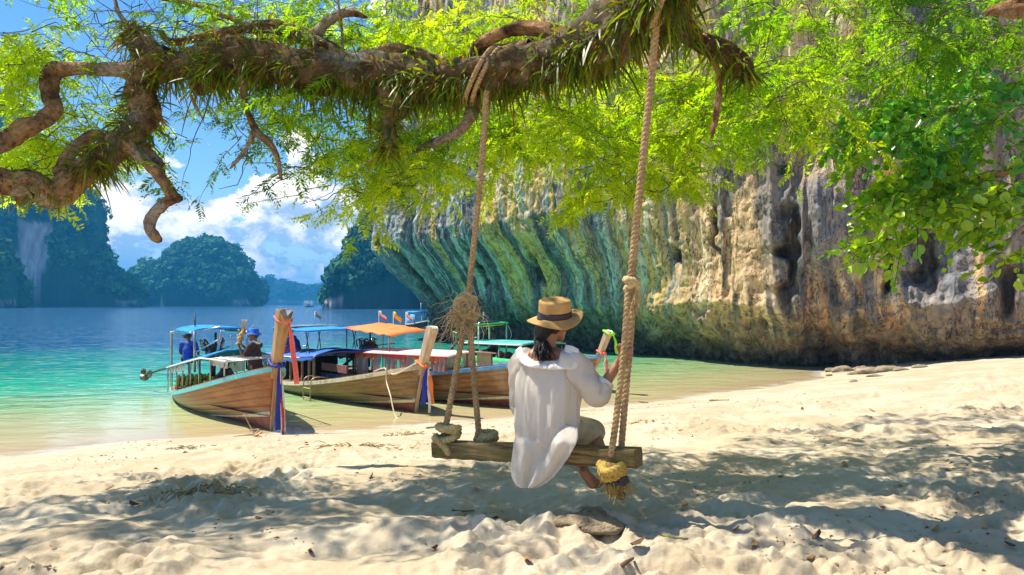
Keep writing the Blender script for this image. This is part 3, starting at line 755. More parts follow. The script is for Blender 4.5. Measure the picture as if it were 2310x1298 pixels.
rt = np.random.default_rng(101)
LIME = np.array((0.235, 0.360, 0.012)); GRN = np.array((0.105, 0.220, 0.014)); YEL = np.array((0.320, 0.400, 0.012)); DK = np.array((0.060, 0.135, 0.018))
def cloud(px, py, rx, ry, Y0, Y1, n, pal, nleaf=(7, 12), ln=(.28, .6), droop=.35, s=1.0):
    for _ in range(n):
        a = rt.uniform(0, 2 * math.pi); q = math.sqrt(rt.uniform(0, 1))
        Yd = rt.uniform(Y0, Y1)
        st = P(px + rx * q * math.cos(a), py + ry * q * math.sin(a), Yd)
        d = np.array([rt.normal() * .8 - .15, rt.normal() * .7, rt.normal() * .25 + .05])
        c = pal[0] * (1 - (w := rt.uniform())) + pal[1] * w
        spray(st, d, rt.uniform(*ln), rt, int(rt.integers(*nleaf)), c, droop, leaf_s=s * rt.uniform(.75, 1.15))
# foliage masses seen in the photo (pixel centre, spread, depth range, sprays)
cloud(1420, 235, 270, 95, 5.3, 7.2, 115, (LIME, YEL))
cloud(1230, 285, 160, 65, 5.3, 6.8, 52, (LIME, YEL))
cloud(1410, 345, 150, 65, 5.3, 6.6, 42, (LIME, YEL))
cloud(1400, 415, 60, 35, 5.2, 6.0, 9, (YEL, LIME))
cloud(1480, 395, 60, 40, 5.3, 6.0, 8, (YEL, LIME))
cloud(1040, 300, 130, 70, 5.3, 6.8, 44, (LIME, GRN))
cloud(900, 370, 120, 50, 5.3, 6.6, 40, (YEL, LIME))
cloud(880, 410, 70, 22, 5.2, 6.2, 10, (YEL, LIME))
cloud(790, 300, 90, 70, 5.5, 6.8, 22, (GRN, LIME))
cloud(780, 395, 45, 45, 5.4, 6.4, 9, (LIME, YEL))
cloud(1000, 70, 190, 60, 5.4, 7.5, 55, (LIME, YEL))
cloud(1230, 60, 110, 55, 5.2, 7.0, 26, (LIME, YEL))
cloud(1650, 225, 120, 75, 5.0, 7.0, 30, (LIME, GRN))
cloud(1580, 290, 80, 45, 5.0, 6.5, 14, (LIME, YEL))
cloud(1790, 230, 110, 70, 4.8, 7.0, 34, (LIME, YEL))
cloud(1920, 90, 240, 110, 5.0, 7.5, 84, (GRN, LIME))
cloud(2180, 70, 160, 90, 4.6, 6.5, 44, (GRN, DK))
cloud(2250, 250, 80, 90, 4.6, 6.5, 9, (GRN, DK))
cloud(1780, 60, 70, 80, 5.0, 7.0, 10, (GRN, LIME))
cloud(640, 40, 220, 50, 5.8, 7.4, 52, (LIME, GRN))
cloud(800, 60, 110, 60, 5.6, 7.2, 22, (LIME, GRN))
cloud(660, 235, 130, 55, 5.4, 6.4, 30, (LIME, GRN))
cloud(600, 300, 75, 60, 5.4, 6.2, 12, (GRN, DK), nleaf=(4, 8))
cloud(640, 370, 50, 40, 5.4, 6.0, 5, (GRN, DK), nleaf=(3, 6))
cloud(470, 60, 110, 45, 6.0, 7.0, 15, (LIME, GRN), nleaf=(5, 8))
cloud(45, 140, 70, 80, 5.2, 6.4, 36, (YEL, LIME))
cloud(30, 230, 60, 60, 5.5, 6.6, 15, (YEL, LIME))
cloud(60, 340, 110, 60, 5.6, 6.8, 44, (YEL, LIME))
cloud(180, 300, 100, 50, 5.7, 6.6, 24, (YEL, LIME))
cloud(250, 255, 60, 45, 5.7, 6.5, 10, (LIME, GRN))
cloud(270, 370, 30, 15, 5.6, 5.9, 3, (YEL, LIME), nleaf=(4, 7), ln=(.1, .25))
cloud(85, 440, 50, 10, 5.3, 5.5, 4, (YEL, YEL), nleaf=(3, 5), ln=(.1, .2))
cloud(390, 400, 25, 45, 5.3, 5.6, 4, (GRN, DK), nleaf=(3, 5), ln=(.1, .25))
cloud(420, 300, 60, 50, 5.6, 6.2, 5, (GRN, DK), nleaf=(3, 5))
cloud(225, 80, 90, 60, 5.9, 6.6, 6, (GRN, LIME), nleaf=(3, 5))
# bare twigs against the sky
for _ in range(46):
    st = P(rt.uniform(130, 620), rt.uniform(-10, 140), rt.uniform(5.7, 6.6)); d = np.array([rt.normal(), rt.normal() * .5, rt.normal() * .6]); d /= np.linalg.norm(d)
    k = 9; pts = st + d * np.linspace(0, rt.uniform(.3, .8), k)[:, None] + np.cumsum(rt.normal(size=(k, 3)) * .022, 0)
    twigs.tube(pts, np.linspace(.0045, .0016, k), 4, cap=False)
    for j in (3, 5, 6):
        e = d + rt.normal(size=3) * .9; twigs.tube(pts[j] + e * np.linspace(0, rt.uniform(.08, .25), 5)[:, None] + np.cumsum(rt.normal(size=(5, 3)) * .01, 0), np.linspace(.0028, .0012, 5), 4, cap=False)
for (a, b, c_) in [((470, 250), (430, 330), (400, 430)), ((650, 400), (590, 440), (535, 460)), ((760, 430), (720, 450), (690, 440)), ((560, 330), (540, 420), (500, 440)), ((930, 455), (900, 470), (885, 490)), ((700, 300), (760, 420), (690, 480))]:
    twigs.tube(spline([P(*a, 5.5), P(*b, 5.5), P(*c_, 5.5)], 12) + np.cumsum(rt.normal(size=(12, 3)) * .008, 0), np.linspace(.005, .0018, 12), 4, cap=False)
# the crown overhead, out of the frame, that dapples the sand
def shade(sx, sy, n, spread=0.8, pal=(GRN, LIME)):
    z0 = 1.1
    for _ in range(n):
        gx, gy = sx + rt.normal() * spread, sy + rt.normal() * spread * .45
        k = rt.uniform(4.1, 6.3)
        for _t in range(8):
            p = np.array([gx, gy, z0]) + SUN / SUN[2] * k
            if p[2] > CZ + 0.452 * p[1]: break
            k += 0.45
        c = pal[0] * (1 - (w := rt.uniform())) + pal[1] * w
        spray(p, np.array([rt.normal(), rt.normal(), rt.normal() * .25]), rt.uniform(.35, .7), rt, int(rt.integers(8, 13)), c, .15, leaf_s=1.15)
SHADE = [(-3.6, 5.3, 20), (-2.6, 5.0, 24), (-1.9, 5.6, 20), (-1.3, 4.75, 30), (-.7, 5.2, 24), (-.3, 4.5, 30), (.3, 4.5, 16), (2.9, 4.45, 12), (-2.3, 4.4, 16), (-.9, 4.2, 12),
         (4.1, 6.0, 8), (4.8, 5.2, 8), (2.9, 7.0, 14), (3.9, 7.3, 24), (5.0, 7.3, 34), (5.9, 7.9, 28), (4.2, 8.6, 20), (5.6, 8.9, 26), (7.0, 9.2, 24), (6.6, 6.8, 24), (1.2, 6.7, 8), (-4.4, 4.7, 10), (-.2, 5.9, 10), (.6, 3.75, 6), (2.6, 3.9, 6), (-1.6, 3.8, 5)]
for sx, sy, n in SHADE: shade(sx, sy, max(4, int(n * .85)))

pos = np.vstack(LV['pos']); Rm = np.vstack(LV['R']); sc_ = np.concatenate(LV['s']); co_ = np.clip(np.vstack(LV['c']), .004, .6)
inview = (np.abs(pos[:, 0] / pos[:, 1]) < .70) & (pos[:, 2] < CZ + .425 * pos[:, 1])
app = np.where(inview, sc_ / pos[:, 1], 0); big = np.argsort(-app)[:300]
mask = np.ones(len(pos), bool); mask[big] = False
def bake(pos, Rm, s, c, V_, F_):
    v = np.einsum('kij,nj->kni', Rm * s[:, None, None], V_) + pos[:, None]
    f = F_[None] + (np.arange(len(pos)) * len(V_))[:, None, None]
    return v.reshape(-1, 3), f.reshape(-1, F_.shape[1]), np.repeat(c, len(V_), 0)
vs, fs, cs = [], [], []; n0 = 0; kind_ = np.arange(len(pos)) % len(PINS)
for k_, (pv, pf) in enumerate(PINS):
    mk = mask & (kind_ == k_); v, f, c = bake(pos[mk] - TB, Rm[mk], sc_[mk], co_[mk], pv, pf)
    vs.append(v); fs.append(f + n0); cs.append(c); n0 += len(v)
v, f, c = np.vstack(vs), np.vstack(fs), np.vstack(cs)
tag(link('foliage', mesh_np('foliage', v, f, cols=c, smooth=False), M_leaf, tree), kind='stuff')
protos = []
for k_ in range(6):
    w = k_ / 5
    pc = (GRN * (1 - w) + YEL * w) * (0.9 + .2 * rt.uniform())
    protos.append(mesh_np('leaf', *PINS[k_], cols=np.tile(pc, (len(PINS[k_][0]), 1)), smooth=False)); protos[-1].materials.append(M_leaf)
for i in big:
    w = np.clip((co_[i][0] / co_[i][1] - 0.5) / 0.52, 0, .999)
    o = bpy.data.objects.new('leaf', protos[int(w * 6)]); COL.objects.link(o); o.parent = tree
    o.matrix_local = Matrix.Translation(pos[i] - TB) @ Matrix(Rm[i].tolist()).to_4x4() @ Matrix.Scale(float(sc_[i]), 4)
for i in range(len(twigs.v)): twigs.v[i] = tuple(np.array(twigs.v[i]) - TB)
M_twig = simple('twig_bark', (0.11, 0.065, 0.035), 0.85, 0.4, 20)
tag(twigs.build('twigs', M_twig, tree), kind='stuff')

# ------------------------------------------------------------------ strap-leaved ferns growing on the limbs
def straps(pts, r, n, seed, down=0.65, ln=(.07, .17), w=.0145, pal=((0.050, 0.105, 0.008), (0.25, 0.31, 0.012))):
    g = np.random.default_rng(seed)
    t, N, B = frames(pts)
    cl = g.uniform(0, len(pts) - 1, max(3, n // 26))          # tufts
    out_v = []; out_c = []; K = 5
    for _ in range(n):
        i = int(np.clip(g.choice(cl) + g.normal() * 2.0, 0, len(pts) - 1))
        a = g.uniform(0, 2 * math.pi); o = N[i] * math.cos(a) + B[i] * math.sin(a)
        if g.uniform() < down and o[2] > -0.1: o = o * np.array([1, 1, -1])
        o = o + np.array([0, -0.25, 0]); o /= np.linalg.norm(o)
        root_ = pts[i] + o * r[i] * .92 + t[i] * g.normal() * .02
        L = g.uniform(*ln) * (1.35 if g.uniform() < .15 else .45 + .55 * g.uniform()); d = o + g.normal(size=3) * .38; d /= np.linalg.norm(d)
        s = np.linspace(0, 1, K)[:, None]
        c_ = root_ + d * L * s + np.array([0, 0, -1]) * L * g.uniform(.1, .9) * s ** 2 + np.cross(d, [0, 0, 1.0]) * L * g.normal() * .25 * s ** 2
        sd_ = np.cross(d, g.normal(size=3)); sd_ /= np.linalg.norm(sd_)
        ww = w * g.uniform(.6, 1.25) * np.array([.45, .9, 1, .85, .1])[:, None] / 2
        out_v.append(np.stack([c_ - sd_ * ww, c_ + sd_ * ww], 1).reshape(-1, 3))
        m = g.uniform() ** 1.2; col = np.array(pal[0]) * (1 - m) + np.array(pal[1]) * m
        if g.uniform() < .12: col = np.array((.22, .12, .02))
        out_c.append(np.tile(col, (2 * K, 1)))
    v = np.vstack(out_v); q = np.array([[2 * k, 2 * k + 1, 2 * k + 3, 2 * k + 2] for k in range(K - 1)])
    f = (q[None] + (np.arange(n) * 2 * K)[:, None, None]).reshape(-1, 4)
    return v, f, np.vstack(out_c)
def fern(label, pts, r, n, seed, **kw):
    v, f, c = straps(pts, r, n, seed, **kw)
    o = thing('epiphytic_fern', label, 'fern', pts[len(pts) // 2], group='strap-leaved ferns growing on the limbs')
    tag(link('fronds', mesh_np('fronds', v - pts[len(pts) // 2], f, cols=c, smooth=False), M_fern, o), kind='stuff')
def part(l, a, b):
    k = len(l[0]); return l[0][int(a * k):int(b * k)], l[1][int(a * k):int(b * k)]
def seg(pts, r, x0, x1):
    px = 1155 + pts[:, 0] / pts[:, 1] * F; m = (px >= x0) & (px <= x1); return pts[m], r[m]
fern('thick bristling fern tufts along the limb between the two swing ropes', *seg(main_pts, main_r, 1110, 1520), 1500, 201, ln=(.07, .17), w=.0145)
fern('dark hanging ferns under the limb just left of the left swing rope', *seg(main_pts, main_r, 890, 1110), 620, 202)
fern('fringe of ferns hanging below the middle of the long limb', *seg(main_pts, main_r, 640, 890), 700, 203)
fern('bright fern tufts at the broken left end of the long limb', *seg(main_pts, main_r, 420, 640), 640, 204, ln=(.08, .2))
fern('dense spiky fern round the upright stub at upper left', limbs[2][0], limbs[2][1], 620, 205, down=.35, ln=(.09, .22), w=.013, pal=((.05, .09, .008), (.16, .18, .012)))
fern('ferns clothing the branch that drops from the stub at left', *part(limbs[3], 0, .62), 760, 206, down=.3, ln=(.07, .19), pal=((.05, .09, .008), (.16, .18, .012)))
fern('small ferns at the low left branch crotch beside the frame edge', *part(limbs[3], .62, 1), 260, 207, down=.3, ln=(.05, .12))
fern('shaggy fern on the short stub hanging from the limb middle', limbs[11][0], limbs[11][1], 360, 208, ln=(.08, .18))
fern('ferns on the thin crooked branch right of the right swing rope', limbs[13][0], limbs[13][1], 420, 209)
fern('small ferns on the back branch above the long limb', *part(limbs[18], .1, .9), 520, 210, down=.2, ln=(.06, .14))

# ------------------------------------------------------------------ broad-leaved tree at the right edge
rtree = thing('broadleaf_tree', 'leafy tree with round glossy green leaves drooping in from the right edge', 'tree', (7.4, 6.0, gz(7.4, 6.0)))
RB = np.array(rtree.location)
def rb(px, py, Y, rpx): q = P(px, py, Y) - RB; return [*q, rpx / F * Y]
RL = []
for nm, path, sd_ in [('trunk', [[0, 0, -.3, .2], [-.1, 0, 1.2, .17], [-.35, .1, 2.3, .14], rb(2750, 250, 6.1, 30), rb(2600, 60, 6.3, 22), rb(2450, -150, 6.6, 14)], 61),
                 ('branch', [rb(2750, 300, 6.1, 20), rb(2500, 330, 6.2, 14), rb(2300, 380, 6.2, 9), rb(2120, 430, 6.2, 6), rb(2000, 500, 6.1, 4)], 62),
                 ('branch', [rb(2700, 160, 6.2, 18), rb(2400, 200, 6.4, 12), rb(2200, 235, 6.5, 8), rb(2000, 280, 6.5, 5), rb(1890, 310, 6.4, 3)], 63),
                 ('branch', [rb(2740, 360, 6.0, 16), rb(2500, 440, 5.9, 10), rb(2330, 500, 5.8, 6), rb(2260, 570, 5.8, 3)], 64)]:
    me, pts_, r_ = limb_mesh(path, seed=sd_); link(nm, me, M_bark, rtree); RL.append(pts_ + RB)
def round_leaf(k=8, L=.075, w=.068):
    v = [(0, 0, 0)]; 
    for i in range(k):
        a = -math.pi + 2 * math.pi * (i + .5) / k
        v.append((L * (.5 + .5 * math.cos(a)), w * .5 * math.sin(a), .006 * math.sin(a) ** 2 * 2 - .012 * (.5 + .5 * math.cos(a)) ** 2))
    v[0] = (L * .5, 0, -.006)
    return np.array(v), np.array([(0, 1 + i, 1 + (i + 1) % k) for i in range(k)])
RV, RF = round_leaf()
qp = []; qR = []; qs = []; qc = []; rtw = MB()
gr = np.random.default_rng(55)
def rcloud(px, py, rx, ry, Y0, Y1, n, pal, per=(7, 13)):
    for _ in range(n):
        a = gr.uniform(0, 2 * math.pi); q = math.sqrt(gr.uniform())
        st = P(px + rx * q * math.cos(a), py + ry * q * math.sin(a), gr.uniform(Y0, Y1))
        d = np.array([-.6 + gr.normal() * .5, gr.normal() * .5, gr.normal() * .35 - .1]); d /= np.linalg.norm(d)
        L = gr.uniform(.2, .42); k = int(gr.integers(*per)); t = np.linspace(0.1, 1, k)[:, None]
        pts_ = st + d * L * t + np.array([0, 0, -1]) * L * .3 * t ** 2
        rtw.tube(pts_, np.linspace(.004, .002, k), 4, cap=False)
        xd = d + gr.normal(size=(k, 3)) * .75 + np.array([0, 0, -.25]); m = gr.uniform()
        col = np.array(pal[0]) * (1 - m) + np.array(pal[1]) * m
        qp.append(pts_); qR.append(rot_frames(xd, np.tile([-.25, -.35, .8], (k, 1)), gr, .5)); qs.append(gr.uniform(.6, 1.25, k)); qc.append(col * gr.uniform(.7, 1.3, (k, 1)))
G1 = (0.110, 0.260, 0.020); G2 = (0.250, 0.360, 0.020); G3 = (0.060, 0.230, 0.070)
rcloud(2120, 300, 150, 90, 5.6, 6.9, 105, (G1, G3)); rcloud(2000, 270, 110, 60, 5.8, 6.8, 50, (G3, G1)); rcloud(2170, 430, 150, 75, 5.6, 6.7, 115, (G1, G2))
rcloud(2060, 460, 90, 50, 5.7, 6.5, 42, (G2, G1)); rcloud(2010, 545, 70, 22, 5.7, 6.4, 22, (G2, G1)); rcloud(2250, 480, 70, 60, 5.6, 6.4, 36, (G2, G1)); rcloud(2240, 170, 110, 70, 5.8, 7.0, 50, (G3, G1))
rcloud(2290, 560, 25, 25, 5.6, 6.2, 6, (G2, G1)); rcloud(1910, 575, 12, 10, 5.8, 6.0, 1, (G2, G2)); rcloud(1860, 295, 40, 22, 5.8, 6.4, 6, ((.16, .2, .012), G2)); rcloud(1740, 300, 45, 20, 5.4, 6.0, 5, ((.19, .21, .012), G2), (5, 8)); rcloud(1935, 335, 50, 25, 5.8, 6.4, 12, (G1, G2))
rcloud(2420, 350, 90, 160, 5.6, 6.8, 60, (G1, G3))
rp = np.vstack(qp); rR = np.vstack(qR); rs = np.concatenate(qs); rc = np.clip(np.vstack(qc), .005, .5)
# shade of the same crown over the far sand at right
gx = gr.uniform(8.2, 12.5, 900); gy = 13.6 + gr.normal(size=900) * .7 + (gx - 10) * .25; kz = gr.uniform(4.5, 6.5, 900)
bigr = np.argsort(-np.where(np.abs(rp[:, 0] / rp[:, 1]) < .715, rs / rp[:, 1], 0))[:300]
mk = np.ones(len(rp), bool); mk[bigr] = False
v, f, c = bake(rp[mk] - RB, rR[mk], rs[mk], rc[mk], RV, RF)
tag(link('foliage', mesh_np('foliage', v, f, cols=c, smooth=True), M_round, rtree), kind='stuff')
rprot = []
for k_ in range(5):
    w = k_ / 4; pc = np.array(G3) * (1 - w) + np.array(G2) * w
    rprot.append(mesh_np('leaf', RV, RF, cols=np.tile(pc, (len(RV), 1)))); rprot[-1].materials.append(M_round)
for i in bigr:
    w = np.clip((rc[i][0] / rc[i][1] - .24) / .36, 0, .999)
    o = bpy.data.objects.new('leaf', rprot[int(w * 5)]); COL.objects.link(o); o.parent = rtree
    o.matrix_local = Matrix.Translation(rp[i] - RB) @ Matrix(rR[i].tolist()).to_4x4() @ Matrix.Scale(float(rs[i]), 4)
for i in range(len(rtw.v)): rtw.v[i] = tuple(np.array(rtw.v[i]) - RB)
tag(rtw.build('twigs', M_twig, rtree), kind='stuff')

# ------------------------------------------------------------------ plants clinging to the cliff
def bush(label, c, rad, n, seed, col, size=.22, name='cliff_bush', cat='bush'):
    g = np.random.default_rng(seed); o = thing(name, label, cat, c)
    d = g.normal(size=(n, 3)); d /= np.linalg.norm(d, axis=1)[:, None]
    p = d * np.array(rad) * g.uniform(.2, 1, (n, 1)) ** .5
    v, f = quads_from(p, d + g.normal(size=(n, 3)) * .6 + np.array([0, -.4, .6]), g.uniform(.5, 1.2, n) * size, g, .6)
    cv = np.array(col) * g.uniform(.55, 1.4, (n, 1))
    link('foliage', mesh_np('foliage', v, f, cols=np.repeat(cv, 4, 0), smooth=False), M_round, o)
    t = MB()
    for _ in range(5):
        e = g.normal(size=3) * .5; t.tube(np.array([[0, .5, -.3], e * np.array(rad) * .5, e * np.array(rad)]), [.04, .03, .012], 5, cap=False)
    link_ = t.build('stem', M_twig, o)
bush('bright green bush growing from the cliff just left of the left rope', P(1050, 462, 44.5), (.95, .8, .9), 420, 1, (.03, .13, .035))
bush('darker hanging bush below the bright bush on the cliff', P(1022, 515, 45), (1.2, .6, 1.0), 420, 2, (.045, .085, .03))
bush('yellowish shrub in the cliff recess above the bright bush', P(1000, 455, 46), (.7, .6, .5), 160, 3, (.15, .18, .02))
bush('yellow-green tuft on the outer lip of the overhang', P(852, 545, 46.5), (.22, .4, .6), 120, 4, (.22, .2, .02))
bush('small fern tuft on the ochre wall right of the right rope', cliff_pt(4.35, 8.8, .1), (.5, .3, .3), 90, 5, (.05, .09, .02), .16)
bush('little green tuft below the orange rock patch', cliff_pt(4.5, 7.6, .1), (.45, .3, .25), 70, 6, (.05, .09, .02), .16)
tw = MB(); gt = np.random.default_rng(9)
for _ in range(34):
    s = P(gt.uniform(875, 950), gt.uniform(455, 490), 45.0) ; k = 7
    tw.tube(s + np.cumsum(gt.normal(size=(k, 3)) * np.array([.28, .1, .2]) + np.array([-.12, -.06, .02]), 0), np.linspace(.03, .012, k), 4, cap=False)
tag(tw.build('dead_twigs', simple('dead_twig', (.36, .27, .19), .9)), 'tangle of bare pale twigs on the upper lip of the overhang', 'dead branches')
# ------------------------------------------------------------------ longtail boats
def mat_hull(name, a, b, grime, gl=0.35, stretch=(0.35, 1, 2.0), scr=(.62, .50, .34), fac=.5):
    t = NT(name); v = t.coord('Object', stretch)
    n = t.noise(3.0, 6, 0.62, v, dist=.5); n2 = t.noise(11, 5, 0.7, v); n3 = t.noise(1.1, 4, 0.6, t.coord('Object'))
    c = t.mix(t.ramp(n, 0.32, 0.7), a, b)
    c = t.mix(t.math('MULTIPLY', t.ramp(n2, 0.53, 0.7), .55), c, grime)
    c = t.mix(t.math('MULTIPLY', t.ramp(n3, 0.52, 0.72), fac), c, scr)
    sp = t.n.new('ShaderNodeSeparateXYZ'); t.l.new(t.coord('Object'), sp.inputs[0])
    c = t.mix(t.math('MULTIPLY', t.ramp(t.math('ADD', sp.outputs['Z'], t.math('MULTIPLY', n, .25)), .62, .18), .6), c, (.30, .27, .15))
    return t.done(t.bsdf(c, gl, t.bump(n2, 0.3, 0.01), Specular_IOR_Level=.4))
M_h1 = mat_hull('varnished_planks', (0.25, 0.075, 0.014), (0.42, 0.155, 0.032), (0.13, 0.045, 0.014), .45, fac=.3, scr=(.46, .30, .10))
M_h2 = mat_hull('weathered_planks', (0.21, 0.115, 0.05), (0.36, 0.22, 0.095), (0.08, 0.045, 0.02), .7, scr=(.26, .085, .04))
M_h3 = mat_hull('brown_planks', (0.17, 0.075, 0.03), (0.32, 0.15, 0.055), (0.09, 0.045, 0.02), .6, fac=.3)
M_h4 = mat_hull('grey_brown_planks', (0.23, 0.15, 0.10), (0.33, 0.23, 0.15), (0.13, 0.09, 0.06), .7, fac=.3)
M_red = simple('antifouling_red', (0.22, 0.058, 0.026), .6, .3, 6)
M_cream = simple('cream_paint', (0.72, 0.63, 0.46), .6, .15, 8, dirt=(.4, .3, .2))
M_turq = simple('turquoise_paint', (0.12, 0.52, 0.56), .45, .15, 8, dirt=(.3, .45, .45))
M_blue = simple('blue_paint', (0.10, 0.34, 0.62), .45, .2, 8, dirt=(.5, .6, .65))
M_white = simple('white_paint', (0.75, 0.72, 0.66), .5, .12, 8, dirt=(.45, .38, .3))
M_wood = simple('deck_wood', (0.30, 0.18, 0.09), .75, .3, 5, stretch=(.4, 2, 2))
M_post = mat_hull('post_wood', (0.33, 0.165, 0.055), (0.48, 0.28, 0.11), (0.18, 0.08, 0.03), .55, (2.2, 2.2, .35), fac=.1)
M_post2 = mat_hull('bleached_post_wood', (0.45, 0.30, 0.19), (0.60, 0.44, 0.30), (0.28, 0.17, 0.10), .8, (2.2, 2.2, .35), fac=.1)
M_darkp = simple('dark_post_cap', (0.10, 0.10, 0.115), .5, .5, 9, dirt=(.3, .3, .28))
M_dark = simple('dark_interior', (0.04, 0.032, 0.028), .8)
M_steel = simple('steel_tube', (0.42, 0.42, 0.42), .3, .15, 6, Metallic=0.9)
M_iron = simple('engine_iron', (0.055, 0.052, 0.05), .5, .6, 20, dirt=(.28, .26, .24), Metallic=.4)
M_chrome = simple('engine_pipes', (0.5, 0.48, 0.45), .3, .3, 14, Metallic=.9, dirt=(.1, .07, .05))
M_tarpb = simple('blue_tarp', (0.015, 0.13, 0.52), .5, .25, 6, .4, .03)
M_tarpl = simple('sky_blue_tarp', (0.04, 0.26, 0.58), .9, .25, 6, .5, .03, Specular_IOR_Level=.1)
M_orange = simple('orange_cloth', (0.85, 0.20, 0.035), .7, .12, 5, .3, .02)
M_coral = simple('coral_ribbon', (0.80, 0.15, 0.11), .7, .12, 20)
M_ribb = simple('blue_ribbon', (0.012, 0.025, 0.30), .6, .15, 20)
M_ribw = simple('white_ribbon', (0.78, 0.74, 0.72), .7, .08, 20)
M_ribr = simple('red_ribbon', (0.58, 0.035, 0.045), .6, .15, 20)
M_lime = simple('lime_ribbon', (0.32, 0.80, 0.02), .6, .1, 20)
M_yel = simple('yellow_cloth', (0.80, 0.58, 0.02), .7, .1, 20)
M_teal = simple('teal_paint', (0.05, 0.40, 0.36), .5, .2, 8, dirt=(.4, .5, .45))
M_green = simple('green_paint', (0.03, 0.42, 0.14), .5, .2, 8)
M_cell = simple('solar_cell', (0.015, 0.025, 0.07), .15, .3, 5)
M_purple = simple('violet_paint', (0.16, 0.13, 0.42), .5, .2, 8)
M_rope = None
def mat_sheer(name, col, tr):
    t = NT(name); n = t.noise(18, 4, .6, t.coord('Object', (1, 1, .2)))
    p = t.bsdf(t.mix(t.ramp(n, .3, .7), tuple(c * .85 for c in col), col), .8)
    tl = t.node('ShaderNodeBsdfTranslucent', Color=col); m1 = t.n.new('ShaderNodeMixShader'); m1.inputs[0].default_value = .4
    t.l.new(p, m1.inputs[1]); t.l.new(tl.outputs[0], m1.inputs[2])
    tp = t.n.new('ShaderNodeBsdfTransparent'); m2 = t.n.new('ShaderNodeMixShader'); m2.inputs[0].default_value = tr
    t.l.new(m1.outputs[0], m2.inputs[1]); t.l.new(tp.outputs[0], m2.inputs[2]); return t.done(m2.outputs[0])
M_curt = mat_sheer('pink_curtain_cloth', (0.80, 0.52, 0.50), .08)
M_lace = mat_sheer('white_curtain_cloth', (0.70, 0.68, 0.60), .15)

